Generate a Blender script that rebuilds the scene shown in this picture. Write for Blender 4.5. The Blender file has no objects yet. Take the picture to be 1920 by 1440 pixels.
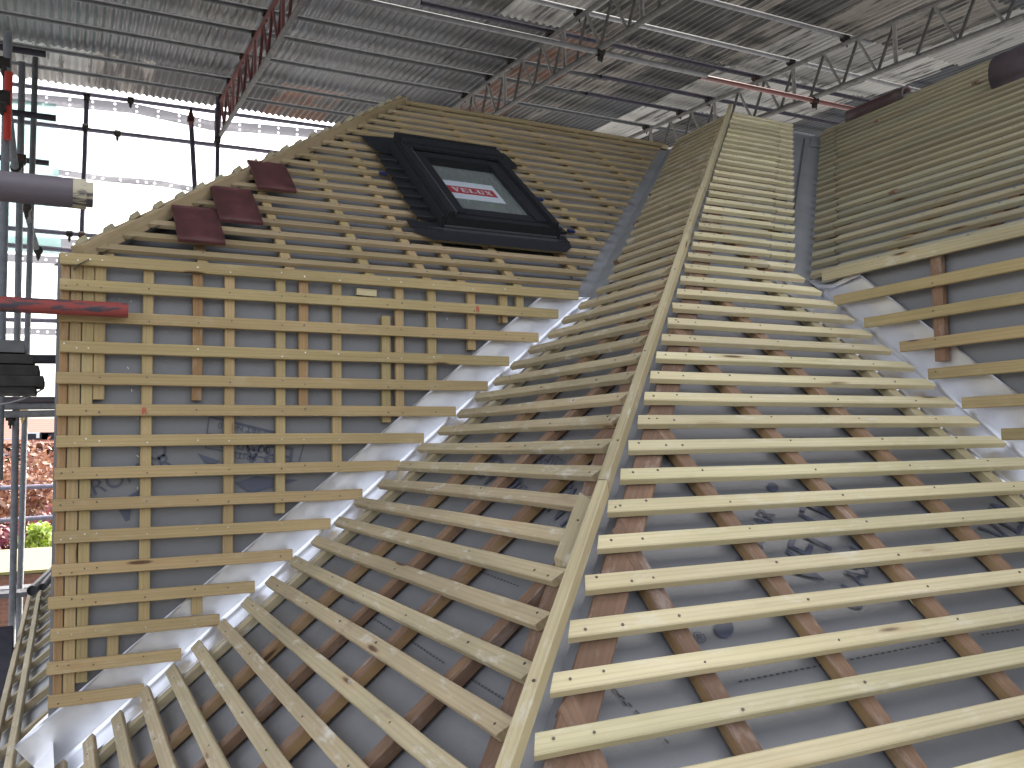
import bpy, math, random
from mathutils import Vector, Matrix, noise
R_ = math.radians
random.seed(7)
sc = bpy.context.scene
COL = sc.collection

# ------------------------------------------------------------------ camera
def cam_axes(yaw, pitch, roll):
    a, b, r = R_(yaw), R_(pitch), R_(roll)
    F = Vector((math.sin(a)*math.cos(b), math.cos(a)*math.cos(b), math.sin(b)))
    Rt = Vector((math.cos(a), -math.sin(a), 0)); U = Rt.cross(F)
    return math.cos(r)*Rt+math.sin(r)*U, -math.sin(r)*Rt+math.cos(r)*U, F
CR, CU, CF = cam_axes(26.5106, 3.9311, -0.8184)
FPX = 1682.99
cd = bpy.data.cameras.new('camera'); cam = bpy.data.objects.new('camera', cd); COL.objects.link(cam)
cam.matrix_world = Matrix((CR, CU, -CF)).transposed().to_4x4()
cd.sensor_width = 36; cd.lens = FPX/1920*36; cd.clip_end = 2000; cd.clip_start = .02
sc.camera = cam
# ------------------------------------------------------------------ world, sun, exposure
SUN_EL, SUN_AZ = 38, 50          # azimuth from north (+y) towards east (+x)
w = bpy.data.worlds.new('World'); sc.world = w; w.use_nodes = True
nt = w.node_tree; sky = nt.nodes.new('ShaderNodeTexSky'); sky.sky_type = 'NISHITA'; sky.sun_disc = False
sky.sun_elevation = R_(SUN_EL); sky.sun_rotation = R_(SUN_AZ)
sky.air_density = .8; sky.dust_density = 6; sky.ozone_density = .4
hz = nt.nodes.new('ShaderNodeHueSaturation'); hz.inputs['Saturation'].default_value = .38; nt.links.new(sky.outputs[0], hz.inputs['Color'])
bg = nt.nodes['Background']; nt.links.new(hz.outputs[0], bg.inputs[0]); bg.inputs[1].default_value = .13
sd = bpy.data.lights.new('sun', 'SUN'); sd.energy = 2.0; sd.angle = R_(.5); sd.color = (1, .95, .87)
sun = bpy.data.objects.new('sun', sd); COL.objects.link(sun)
sdir = Vector((math.sin(R_(SUN_AZ))*math.cos(R_(SUN_EL)), math.cos(R_(SUN_AZ))*math.cos(R_(SUN_EL)), math.sin(R_(SUN_EL))))
sun.rotation_euler = sdir.to_track_quat('Z', 'Y').to_euler()
vs = sc.view_settings; vs.view_transform = 'Standard'; vs.look = 'None'; vs.exposure = 2.68; vs.gamma = 1
sc.render.engine = 'CYCLES'; sc.cycles.max_bounces = 8; sc.cycles.diffuse_bounces = 5

# ------------------------------------------------------------------ building constants (metres; camera at the origin)
PT = R_(39.02); T, SP, CP = math.tan(PT), math.sin(PT), math.cos(PT)
PE = R_(36.72); TE, SE, CE = math.tan(PE), math.sin(PE), math.cos(PE)
G = .0977
ZB, ZT = .6237, 2.0737
XB, YA, YC, XE, XW = 1.9055, 2.489, 3.1628, 2.5106, -.018
OA, OB = -.0957, -.1858
HIP = XB-YA
ZTE = ZT-.067
BW, BT = .036, .019
EV = Vector

def ray(px, py): return CF+CR*((px-960)/FPX)-CU*((py-720)/FPX)
def plane(px, py, n, d):
    r = ray(px, py); return r*(d/EV(n).dot(r))
def at(px, py, **k):
    r = ray(px, py); (a, v), = k.items(); return r*(v/r['xyz'.index(a)])
def onA(px, py, o=0): return plane(px, py, (0, -SP, CP), CP*ZB-SP*YA+o)
def onB(px, py, o=0): return plane(px, py, (-SP, 0, CP), CP*ZB-SP*XB+o)
def onD(px, py, o=0): return plane(px, py, (0, -SP, CP), CP*ZB-SP*YC+o)
def onE(px, py, o=0): return plane(px, py, (-SE, 0, CE), CE*ZB-SE*XE+o)

# ------------------------------------------------------------------ materials
def newmat(name):
    m = bpy.data.materials.new(name); m.use_nodes = True
    n = m.node_tree.nodes; l = m.node_tree.links
    return m, n, l, n['Principled BSDF']
class NB:
    def __init__(s, n, l): s.n, s.l = n, l
    def node(s, t, **k):
        x = s.n.new(t)
        for a, v in k.items(): setattr(x, a, v)
        return x
    def link(s, a, b): s.l.new(a, b)
    def noise(s, vec, scale, detail=3, rough=.55, dist=0):
        x = s.n.new('ShaderNodeTexNoise'); x.inputs['Scale'].default_value = scale; x.inputs['Detail'].default_value = detail
        x.inputs['Roughness'].default_value = rough; x.inputs['Distortion'].default_value = dist
        if vec: s.l.new(vec, x.inputs['Vector'])
        return x.outputs['Fac']
    def ramp(s, fac, pts, interp='LINEAR'):
        x = s.n.new('ShaderNodeValToRGB'); x.color_ramp.interpolation = interp
        e = x.color_ramp.elements
        while len(e) < len(pts): e.new(.5)
        for i, (p, c) in enumerate(pts):
            e[i].position = p; e[i].color = (c, c, c, 1) if isinstance(c, (int, float)) else (*c, 1)
        s.l.new(fac, x.inputs[0]); return x.outputs[0]
    def mix(s, fac, a, b, mode='MIX'):
        x = s.n.new('ShaderNodeMix'); x.data_type = 'RGBA'; x.blend_type = mode
        for sock, v in ((x.inputs[0], fac), (x.inputs[6], a), (x.inputs[7], b)):
            if isinstance(v, (int, float)): sock.default_value = v
            elif isinstance(v, tuple): sock.default_value = (*v, 1)
            else: s.l.new(v, sock)
        return x.outputs[2]
    def math(s, op, a, b=0.):
        x = s.n.new('ShaderNodeMath'); x.operation = op
        for i, v in enumerate((a, b)):
            if isinstance(v, (int, float)): x.inputs[i].default_value = v
            else: s.l.new(v, x.inputs[i])
        return x.outputs[0]
    def coords(s, scale=(1, 1, 1), shift=True, kind='Object'):
        tc = s.n.new('ShaderNodeTexCoord'); v = tc.outputs[kind]
        if shift:
            oi = s.n.new('ShaderNodeObjectInfo'); mu = s.math('MULTIPLY', oi.outputs['Random'], 53.)
            ad = s.n.new('ShaderNodeVectorMath'); ad.operation = 'ADD'; s.l.new(v, ad.inputs[0]); s.l.new(mu, ad.inputs[1]); v = ad.outputs[0]
        mp = s.n.new('ShaderNodeMapping'); mp.inputs['Scale'].default_value = scale; s.l.new(v, mp.inputs[0])
        return mp.outputs[0]
    def rnd(s): return s.n.new('ShaderNodeObjectInfo').outputs['Random']
    def bump(s, h, strength, dist, bsdf):
        b = s.n.new('ShaderNodeBump'); b.inputs['Strength'].default_value = strength; b.inputs['Distance'].default_value = dist
        s.l.new(h, b.inputs['Height']); s.l.new(b.outputs[0], bsdf.inputs['Normal'])

def wood(name, c1, c2, c3, dirt=0., dirtcol=(.62, .6, .55), rough=.75, vary=.55, knots=1.):
    m, n, l, b = newmat(name); q = NB(n, l)
    grain = q.noise(q.coords((2.2, 70, 70)), 1.4, 4, .6, .25)
    rings = n.new('ShaderNodeTexWave'); rings.wave_type = 'BANDS'; rings.bands_direction = 'Y'
    l.new(q.coords((.9, 26, 26)), rings.inputs[0]); rings.inputs['Scale'].default_value = 1.1
    rings.inputs['Distortion'].default_value = 9; rings.inputs['Detail'].default_value = 2.5; rings.inputs['Detail Scale'].default_value = .55
    patch = q.noise(q.coords((2.5, 9, 9)), 1.0, 3, .6)
    col = q.mix(q.ramp(patch, [(.36, 0), (.64, 1)]), c1, c2)
    col = q.mix(q.ramp(q.rnd(), [(.15, 0), (.95, vary)]), col, c3)
    col = q.mix(q.math('MULTIPLY', q.ramp(rings.outputs['Fac'], [(.55, 0), (.95, 1)]), .2), col, tuple(x*.55 for x in c2))
    col = q.mix(q.math('MULTIPLY', q.ramp(grain, [(.45, 0), (.75, 1)]), .35), col, tuple(x*.6 for x in c2))
    vo = n.new('ShaderNodeTexVoronoi'); vo.feature = 'F1'; l.new(q.coords((2.6, 16, 16)), vo.inputs['Vector']); vo.inputs['Scale'].default_value = 1.
    halo = q.ramp(vo.outputs['Distance'], [(.05, 1), (.26, 0)]); core = q.ramp(vo.outputs['Distance'], [(.07, 1), (.12, 0)])
    gate = q.ramp(q.noise(q.coords((2.6, 16, 16)), .45, 0), [(.50, 0), (.54, knots)])
    col = q.mix(q.math('MULTIPLY', q.math('MULTIPLY', halo, gate), .45), col, (.3, .17, .07))
    col = q.mix(q.math('MULTIPLY', q.math('MULTIPLY', core, gate), .9), col, (.07, .035, .02))
    val = n.new('ShaderNodeHueSaturation'); l.new(col, val.inputs['Color'])
    l.new(q.ramp(q.noise(q.coords((.01, .01, .01)), 90., 1), [(.3, .80), (.7, 1.12)]), val.inputs['Value']); col = val.outputs[0]
    if dirt:
        d = q.ramp(q.noise(q.coords((7, 22, 22)), 1.3, 6, .7), [(.55, 0), (.75, 1)])
        col = q.mix(q.math('MULTIPLY', d, dirt), col, dirtcol)
        d2 = q.ramp(q.noise(q.coords((3.2, 11, 11)), .9, 5, .7), [(.6, 0), (.8, 1)])
        col = q.mix(q.math('MULTIPLY', d2, dirt), col, (.2, .13, .09))
    l.new(col, b.inputs['Base Color']); b.inputs['Roughness'].default_value = rough; b.inputs['Specular IOR Level'].default_value = .25
    q.bump(q.math('ADD', grain, q.math('MULTIPLY', rings.outputs['Fac'], .4)), .35, .0012, b)
    return m

W_A = wood('pale_pine', (.62, .54, .34), (.54, .475, .27), (.58, .47, .29), .45, (.68, .64, .56))
W_B = wood('dusty_pine', (.43, .35, .215), (.335, .28, .17), (.42, .32, .195), 1.0, (.55, .51, .44))
W_C = wood('green_pine', (.39, .295, .14), (.335, .26, .122), (.40, .26, .14), .2, (.62, .56, .44))
W_D = wood('tan_pine', (.35, .265, .145), (.28, .21, .11), (.38, .285, .18), .25, (.48, .42, .33))
W_E = wood('grey_green_pine', (.31, .275, .17), (.25, .23, .15), (.34, .26, .155), .25, (.46, .44, .36))
W_HIP = wood('hip_pine', (.42, .345, .20), (.34, .285, .165), (.42, .35, .21), .5)
W_BROWN = wood('brown_stained_pine', (.195, .115, .074), (.155, .09, .056), (.27, .165, .09), .5, (.42, .36, .32), .7, .5)
W_ORANGE = wood('orange_pine', (.36, .225, .105), (.28, .165, .075), (.33, .225, .12), .2)

def simple(name, col, rough=.6, metal=0., spec=.5, nscale=0, namp=.25, bump=0, bscale=None):
    m, n, l, b = newmat(name); q = NB(n, l)
    b.inputs['Roughness'].default_value = rough; b.inputs['Metallic'].default_value = metal; b.inputs['Specular IOR Level'].default_value = spec
    if nscale:
        f = q.noise(q.coords(shift=True), nscale, 5, .65)
        c = q.mix(q.ramp(f, [(.3, 0), (.7, 1)]), tuple(x*(1-namp) for x in col), tuple(min(1, x*(1+namp)) for x in col)); l.new(c, b.inputs['Base Color'])
        if bump: q.bump(q.noise(q.coords(), bscale or nscale*3, 4), bump, .002, b)
    else: b.inputs['Base Color'].default_value = (*col, 1)
    return m

def membrane_mat():
    m, n, l, b = newmat('grey_membrane'); q = NB(n, l)
    big = q.noise(q.coords(shift=False), 2.2, 4, .6); fine = q.noise(q.coords(shift=False), 260, 2)
    c = q.mix(q.ramp(big, [(.3, 0), (.7, 1)]), (.155, .154, .158), (.188, .187, .190))
    dust = q.ramp(q.noise(q.coords(shift=False), 9, 7, .75), [(.58, 0), (.8, .28)]); c = q.mix(dust, c, (.34, .33, .33))
    l.new(c, b.inputs['Base Color']); b.inputs['Roughness'].default_value = .46; b.inputs['Specular IOR Level'].default_value = .6
    q.bump(q.math('ADD', q.math('MULTIPLY', q.noise(q.coords(shift=False), 14, 3), 3.), fine), .25, .0015, b)
    return m
MEM = membrane_mat()
PRINT = simple('blue_grey_print', (.075, .083, .118), .5)
LINEINK = simple('membrane_stitch_ink', (.05, .05, .06), .6)

def alu_mat():
    m, n, l, b = newmat('mill_aluminium'); q = NB(n, l)
    f = q.noise(q.coords((1, 1, 1), False), 6, 4); b.inputs['Metallic'].default_value = .85
    l.new(q.mix(q.ramp(f, [(.3, 0), (.7, 1)]), (.78, .78, .81), (.88, .88, .90)), b.inputs['Base Color'])
    l.new(q.ramp(q.noise(q.coords((1, 1, 1), False), 30, 5, .7), [(.3, .28), (.75, .40)]), b.inputs['Roughness'])
    q.bump(q.noise(q.coords((1, 1, 1), False), 3.5, 2), .4, .012, b)
    return m
ALU = alu_mat()
LEAD = simple('dull_valley_sheet', (.30, .30, .30), .5, .3, .5, 5, .2, .3, 12)
LEADG = simple('grey_plastic_valley_sheet', (.175, .172, .168), .55, 0, .3, 4, .12)
NAIL = simple('nail_steel', (.10, .085, .07), .5, .5)
NAILB = simple('bright_nail', (.6, .58, .5), .35, .9)
RED_INK = simple('red_marker', (.45, .03, .03), .6)
BLACKALU = simple('black_coated_aluminium', (.016, .0165, .019), .55, 0, .3, 40, .2)
BLACKGL = simple('black_gasket', (.012, .012, .013), .5)
HILITE = simple('highlighted_black_edge', (.085, .085, .09), .35, .4)  # lighter edge colour paints the highlights along the window's black metal
GLASS, n_, l_, b_ = newmat('window_glass'); b_.inputs['Base Color'].default_value = (.42, .46, .43, 1); b_.inputs['Roughness'].default_value = .04
b_.inputs['Transmission Weight'].default_value = .72; b_.inputs['IOR'].default_value = 1.45  # part-opaque grey tone stands in for the ceiling reflected in the pane
WHITE = simple('white_sticker_paper', (.40, .43, .46), .5)
REDST = simple('red_sticker_ink', (.27, .03, .032), .5)
BLUEP = simple('blue_plastic', (.018, .025, .09), .5)
TILE = simple('dark_red_clay', (.082, .027, .026), .62, 0, .4, 14, .3, .35, 60)
CLAYD = simple('plum_clay', (.055, .038, .042), .6, 0, .4, 12, .25, .3, 50)

def galv(name, c, rough=.42, metal=.75, rust=0.):
    m, n, l, b = newmat(name); q = NB(n, l)
    f = q.noise(q.coords(), 18, 5, .7)
    col = q.mix(q.ramp(f, [(.3, 0), (.7, 1)]), tuple(x*.75 for x in c), tuple(min(1, x*1.2) for x in c))
    if rust:
        r = q.ramp(q.noise(q.coords((1, 1, 1)), 9, 6, .7), [(.62-.25*rust, 0), (.75-.25*rust, 1)])
        col = q.mix(r, col, (.16, .065, .035)); mt = q.math('MULTIPLY', q.math('SUBTRACT', 1., r), metal); l.new(mt, b.inputs['Metallic'])
    else: b.inputs['Metallic'].default_value = metal
    l.new(col, b.inputs['Base Color']); b.inputs['Roughness'].default_value = rough; b.inputs['Specular IOR Level'].default_value = .0
    q.bump(f, .2, .001, b); return m
TUBE = galv('galvanised_tube', (.105, .108, .115), .7, .0)
TUBEB = galv('bright_tube', (.24, .243, .255), .6, .1)
TUBED = galv('dark_tube', (.055, .053, .066), .7, .0); TUBES = galv('backlight_lifted_tube', (.20, .205, .215), .65, .1); TUBEL = galv('glare_violet_tube', (.15, .145, .19), .7, .0)  # violet grey carries glare; the lighter tube copy is lifted against backlight
TUBER = galv('rusty_tube', (.2, .19, .19), .55, .5, .8)
COUP = galv('coupler_steel', (.045, .042, .04), .6, .2, .2)
COUPB = galv('brassy_coupler', (.55, .45, .22), .35, .8)
def redtube(name, bare, c=(.30, .045, .04), lim=.5):
    m, n, l, b = newmat(name); q = NB(n, l)
    f = q.noise(q.coords((3, 14, 14)), 1.6, 7, .72); msk = q.ramp(f, [(lim-.03, 0), (lim+.03, 1)])
    l.new(q.mix(msk, c, bare), b.inputs['Base Color']); b.inputs['Roughness'].default_value = .55
    q.bump(msk, .4, .001, b); return m
REDTUBE = redtube('chipped_red_paint', (.07, .065, .08), (.33, .07, .06), lim=.54)
REDSTEEL = redtube('faded_red_paint', (.11, .06, .055), (.15, .05, .048), .55)
PLUMTUBE = redtube('worn_plum_steel', (.13, .115, .12), (.10, .085, .10), .58)
CREAMP = redtube('flaked_cream_paint', (.06, .05, .055), (.40, .36, .26), .57)
ALUT = simple('lattice_alloy', (.20, .195, .19), .55, .2, .5, 20, .25)

def tin(name, base, stain, amt, metal, rust=0., rough=.5):
    m, n, l, b = newmat(name); q = NB(n, l)
    v = q.coords((2.0, .38, 1)); st = q.coords((13, .32, 1))
    br = q.ramp(q.rnd(), [(0., .55), (1., 1.4)])
    s1 = q.noise(st, 1.5, 6, .65); s2 = q.noise(v, 2.6, 6, .65)
    k = q.ramp(q.math('ADD', q.math('MULTIPLY', s1, .5), q.math('MULTIPLY', s2, .5)), [(.59-amt*.17, 0), (.63-amt*.15, 1)])
    col = q.mix(k, base, stain)
    col = q.mix(1., col, br, 'MULTIPLY')
    lt = q.ramp(q.noise(st, 2.6, 5, .7), [(.55, 0), (.75, .5)]); col = q.mix(lt, col, tuple(min(1, x*1.7) for x in base))
    mt = q.math('MULTIPLY', q.math('SUBTRACT', 1., k), metal)
    if rust:
        r = q.ramp(q.noise(q.coords((5, 1.6, 1)), 1.1, 6, .7), [(.58-rust*.2, 0), (.66-rust*.2, 1)])
        col = q.mix(r, col, (.10, .04, .019)); mt = q.math('MULTIPLY', mt, q.math('SUBTRACT', 1., r))
    l.new(col, b.inputs['Base Color']); l.new(mt, b.inputs['Metallic']); b.inputs['Roughness'].default_value = rough
    return m
TIN = {'grey': tin('tin_grey', (.046, .052, .064), (.013, .014, .018), .55, .4, 0, .45),
       'dark': tin('tin_dark', (.026, .029, .036), (.007, .007, .009), .6, .3, 0, .42),
       'black': tin('tin_black', (.085, .082, .078), (.006, .006, .007), 1.0, .3, 0, .42),
       'bright': tin('tin_bright', (.36, .36, .355), (.06, .059, .058), .35, .45, 0, .42),
       'warm': tin('tin_warm', (.19, .178, .162), (.014, .0135, .013), .65, .4, 0, .42),
       'rust': tin('tin_rust', (.10, .096, .092), (.028, .026, .025), .4, .3, .8)}

# ------------------------------------------------------------------ mesh helpers
class MB:
    def __init__(s): s.v, s.f, s.m, s.sm = [], [], [], []
    def face(s, idx, mi=0, smooth=False): s.f.append(idx); s.m.append(mi); s.sm.append(smooth)
    def poly(s, pts, mi=0):
        i = len(s.v); s.v += [EV(p) for p in pts]; s.face(list(range(i, i+len(pts))), mi)
    def prism(s, pts, d, mi=0):
        """closed outline pts extruded by vector d"""
        i = len(s.v); n = len(pts); d = EV(d); s.v += [EV(p) for p in pts]+[EV(p)+d for p in pts]
        s.face([i+k for k in range(n)][::-1], mi); s.face([i+n+k for k in range(n)], mi)
        for k in range(n): s.face([i+k, i+(k+1) % n, i+n+(k+1) % n, i+n+k], mi)
    def box(s, o, ax, ay, az, mi=0):
        o, ax, ay, az = map(EV, (o, ax, ay, az)); s.prism([o, o+ax, o+ax+ay, o+ay], az, mi)
    def cbox(s, c, X, Y, Z, mi=0):
        X, Y, Z = map(EV, (X, Y, Z)); s.box(EV(c)-X/2-Y/2-Z/2, X, Y, Z, mi)
    def tube(s, a, b, r, n=14, mi=0, hollow=True, r2=None):
        a, b = EV(a), EV(b); d = (b-a).normalized(); u = d.orthogonal().normalized(); v = d.cross(u)
        i = len(s.v); r2 = r2 or r
        for p, rr in ((a, r), (b, r2)):
            for k in range(n):
                t = 2*math.pi*k/n; s.v.append(p+(u*math.cos(t)+v*math.sin(t))*rr)
        for k in range(n): s.face([i+k, i+(k+1) % n, i+n+(k+1) % n, i+n+k], mi, True)
        if hollow:
            for e, p, sg, rr in ((0, a, 1, r), (1, b, -1, r2)):
                j = len(s.v)
                for dd in (0, .03*sg):
                    for k in range(n):
                        t = 2*math.pi*k/n; s.v.append(p+d*dd+(u*math.cos(t)+v*math.sin(t))*rr*.84)
                for k in range(n):
                    k2 = (k+1) % n
                    s.face([i+e*n+k, i+e*n+k2, j+k2, j+k], mi); s.face([j+k, j+k2, j+n+k2, j+n+k], mi, True)
                s.face([j+n+k for k in range(n)], mi)
        else:
            s.face([i+k for k in range(n)], mi); s.face([i+n+k for k in range(n)], mi)
    def disc(s, c, nrm, r, n=6, mi=0, h=.0012):
        nrm = EV(nrm).normalized(); u = nrm.orthogonal().normalized(); v = nrm.cross(u)
        s.prism([EV(c)+(u*math.cos(2*math.pi*k/n)+v*math.sin(2*math.pi*k/n))*r for k in range(n)], nrm*h, mi)
    def grid(s, fn, nu, nv, mi=0, smooth=True):
        i = len(s.v)
        for a in range(nu+1):
            for b in range(nv+1): s.v.append(EV(fn(a/nu, b/nv)))
        for a in range(nu):
            for b in range(nv):
                k = i+a*(nv+1)+b; s.face([k, k+nv+1, k+nv+2, k+1], mi, smooth)
    def mesh(s, name, mats, M=None):
        me = bpy.data.meshes.new(name)
        inv = M.inverted() if M else Matrix.Identity(4)
        me.from_pydata([inv @ v for v in s.v], [], s.f); me.update()
        for mt in (mats if isinstance(mats, (list, tuple)) else [mats]): me.materials.append(mt)
        me.polygons.foreach_set('material_index', s.m); me.polygons.foreach_set('use_smooth', s.sm)
        return me
    def obj(s, name, mats, parent=None, M=None):
        """link as ONE object; vertices are given in world space, M is the object's own frame"""
        if M is None:
            lo = EV([min(v[k] for v in s.v) for k in range(3)]); hi = EV([max(v[k] for v in s.v) for k in range(3)])
            M = Matrix.Translation((lo+hi)/2)
        o = bpy.data.objects.new(name, s.mesh(name, mats, M)); COL.objects.link(o)
        place(o, M, parent); return o
WORLD = {}
def place(o, M, parent=None):
    WORLD[o.name] = M.copy()
    if parent:
        o.parent = parent; o.matrix_local = WORLD[parent.name].inverted() @ M
    else: o.matrix_world = M
def tag(o, label=None, cat=None, group=None, kind=None):
    if label: o['label'] = label
    if cat: o['category'] = cat
    if group: o['group'] = group
    if kind: o['kind'] = kind
    return o
def thing(name, loc, label, cat, group=None):
    o = bpy.data.objects.new(name, None); COL.objects.link(o); o.empty_display_size = .1
    place(o, Matrix.Translation(EV(loc))); return tag(o, label, cat, group)
def frame(o, X, Z):
    X = EV(X).normalized(); Z = (EV(Z)-X*EV(Z).dot(X)).normalized(); Y = Z.cross(X)
    M = Matrix((X, Y, Z)).transposed().to_4x4(); M.translation = o; return M

def timber(name, p0, p1, nrm, w, th, mat, parent, nails=(), skew0=0., skew1=0., wob=1., nailr=.0028, taper0=0., taper1=0., nmat=None, side=None, whisk=0):
    """a sawn timber: p0-p1 is the centre line of its TOP face, nrm points out of the roof"""
    p0, p1 = EV(p0), EV(p1); L = (p1-p0).length
    if L < .01: return None
    M = frame((p0+p1)/2, p1-p0, nrm); b = MB()
    n = max(2, min(60, int(L/.07))); sd = random.uniform(0, 99); c = .0022
    bow = random.uniform(-.0022, .0022)*wob; bz = random.uniform(-.001, .001)*wob
    prof = [(-w/2+c, 0), (w/2-c, 0), (w/2, -c), (w/2, -th+c), (w/2-c, -th), (-w/2+c, -th), (-w/2, -th+c), (-w/2, -c)]
    for i in range(n+1):
        t = i/n; x = -L/2+L*t
        j1 = noise.noise((x*5, sd, 0))*.0011*wob; j2 = noise.noise((x*4, sd, 7))*.0012*wob; j3 = noise.noise((x*9, sd, 3))*.0009*wob
        yb = bow*(1-(2*t-1)**2)*min(1., L)
        for y, z in prof:
            yy = y+(j1 if y > 0 else j3); zz = z+(j2*.5 if z > -th/2 else j1*.5)
            xx = x
            if i == 0: xx += skew0*yy+taper0*z
            if i == n: xx += skew1*yy+taper1*z
            b.v.append(EV((xx, yy+yb, zz+bz*(1-(2*t-1)**2))))
    for i in range(n):
        for k in range(8):
            a = i*8+k; a2 = i*8+(k+1) % 8; b.face([a, a2, a2+8, a+8], 2 if (side and k in (2, 6)) else 0)
    b.face(list(range(8))[::-1]); b.face([n*8+k for k in range(8)])
    for q in nails:
        x = (EV(q)-(p0+p1)/2).dot((p1-p0).normalized())
        if abs(x) < L/2-.01:
            t = (x+L/2)/L; b.disc((x+random.uniform(-.004, .004), random.uniform(-.25, .25)*w+bow*(1-(2*t-1)**2)*min(1., L), .0004), (0, 0, 1), nailr*random.uniform(.8, 1.15), 6, 1, .0012)
    for q in range(whisk):
        x = random.uniform(-.46, .46)*L; y = -w/2+random.uniform(0, .004); z = -random.uniform(.002, th); d = EV((random.uniform(-.02, .02), -random.uniform(.004, .014), -random.uniform(.004, .02)))
        i = len(b.v); b.v += [EV((x-.0007, y, z)), EV((x+.0007, y, z)), EV((x, y, z+.0009)), EV((x, y, z))+d]
        for f in ((0, 1, 3), (1, 2, 3), (2, 0, 3)): b.face([i+k for k in f])
    me = bpy.data.meshes.new(name); me.from_pydata(b.v, [], b.f); me.update()
    me.materials.append(mat); me.materials.append(nmat or NAIL); me.materials.append(side or mat); me.polygons.foreach_set('material_index', b.m)
    o = bpy.data.objects.new(name, me); COL.objects.link(o); place(o, M, parent); return o

def sheet(name, fn, nu, nv, mat, parent, thick=0, nrm=None):
    b = MB(); b.grid(fn, nu, nv)
    return b.obj(name, mat, parent)

def text_faces(body, size, M, mb, mi=0, extr=None):
    cu = bpy.data.curves.new('t', 'FONT'); cu.body = body; cu.size = size; cu.align_x = 'CENTER'; cu.align_y = 'CENTER'; cu.resolution_u = 4
    ob = bpy.data.objects.new('t', cu); me = bpy.data.meshes.new_from_object(ob)
    i = len(mb.v)
    for v in me.vertices: mb.v.append(M @ v.co)
    for p in me.polygons: mb.face([i+k for k in p.vertices], mi)
    bpy.data.objects.remove(ob); bpy.data.curves.remove(cu); bpy.data.meshes.remove(me)

NA = EV((0, -SP, CP)); NBv = EV((-SP, 0, CP)); NE = EV((-SE, 0, CE)); NC = EV((0, -1, 0)); NEW = EV((-1, 0, 0))
UPA = EV((0, CP, SP)); UPB = EV((CP, 0, SP)); UPE = EV((CE, 0, SE)); UPZ = EV((0, 0, 1)); XX = EV((1, 0, 0)); YY = EV((0, 1, 0))
def PA(x, s, o=0): return EV((x, YA, ZB))+UPA*s+NA*o        # slope A: x along, s up the slope from the break height
def PB(y, s, o=0): return EV((XB, y, ZB))+UPB*s+NBv*o
def PD(x, s, o=0): return EV((x, YC, ZB))+UPA*s+NA*o
def PEu(y, s, o=0): return EV((XE, y, ZB))+UPE*s+NE*o
ST = (ZT-ZB)/SP; STE = (ZTE-ZB)/SE
MD = -.053                                                # membrane depth under the batten tops
def wav(p, a=.0022): return noise.noise(EV(p)*3.1)*a+noise.noise(EV(p)*9.)*a*.35

# ================================================================== SETTING: ground
b = MB(); b.grid(lambda u, v: (-300+600*u, -100+700*v, -6.5), 8, 8, smooth=False)
g = b.obj('ground', simple('garden_ground', (.115, .115, .112), .9, 0, .2, 1.2, .4)); tag(g, kind='structure')

# ================================================================== SLOPE A (right of the hip, nearest)
A = thing('roof_slope', PA(1.6, -1.9), 'nearest grey roof slope with pale battens, right of the central hip', 'roof slope', 'battened roof slopes')
sA0 = -2.7
def memA(u, v):
    s = sA0+(ST-sA0)*v; y = YA+s*CP
    xl = y+HIP; xr = XE+.05 if s < 0 else XE+.0+s*SP/TE+.02
    if s >= 0: xr = XE+s*SP/TE
    x = xl+(xr-xl)*u; p = PA(x, s, MD); return p+NA*wav(p)
b = MB(); b.grid(memA, 24, 60); b.obj('membrane', MEM, A)
cbA = [.42, .71, 1.0, 1.3, 1.645, 1.965]
for x in cbA+[2.35, 2.7, 3.05, 3.4]:
    s0 = max(sA0, -2.7); y_top = x-HIP; s1 = min(ST, (y_top-YA)/CP-.06)
    if x > XE: s0 = (x-XE)*TE/SP+.24
    if x == 2.35: s0 = .05
    dx = .03*(1 if x < 1.5 else -.3)
    if s1 > s0: timber('counter_batten', PA(x-dx, s0, -BT-.001), PA(x+dx*.2, s1, -BT-.001), NA, .04, .026, W_BROWN, A, skew1=-.8, side=W_ORANGE if x > .9 else None)
timber('valley_batten', PA(2.275, -2.6, -BT-.001), PA(2.275, .08, -BT-.001), NA, .038, .027, W_HIP, A)
# board beside the hip
h0, h1 = -2.5, ST-.1
def hipA(s, off, o): y = YA+s*CP; return EV((y+HIP+off, y, ZB+s*SP))+NA*o
timber('hip_side_board', hipA(h0, .085, -BT-.002), hipA(h1, .085, -BT-.002), NA, .06, .026, W_BROWN, A)
for k in range(-24, 21):
    s = OA-k*G; sc_ = s-BW/2; y = YA+s*CP
    if s > ST-.01: continue
    xl = y+HIP+.004+random.uniform(-.005, .005)
    nl = [PA(x+random.uniform(-.012, .012), sc_) for x in cbA+[2.275, 2.7, 3.05, 3.4] if random.random() < .8]+[PA(xl+.03, sc_), PA(xl+.1, sc_)]
    if s < .03:
        xr = 2.446+random.uniform(-.008, .008)
        timber('batten', PA(xl, sc_), PA(xr, sc_), NA, BW, BT, W_A, A, nl, .55+random.uniform(-.15, .15), -.5, taper0=-.35, whisk=random.choice((0, 2, 4)))
    else:
        xr = y-.072-.006*s; xj = y-.205+random.uniform(-.012, .012)
        timber('batten', PA(xl, sc_), PA(xj, sc_), NA, BW, BT, W_A, A, nl, .6)
        timber('batten', PA(xj+.006, sc_, -.003), PA(xr, sc_, -.003), NA, BW, BT, W_A, A, [PA(xr-.05, sc_)], 0, .9)
b = MB(); b.disc(onA(1510, 833, MD+.004), NA, .024, 18, 0, .004); b.obj('pipe_collar', BLACKGL, A)
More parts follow.
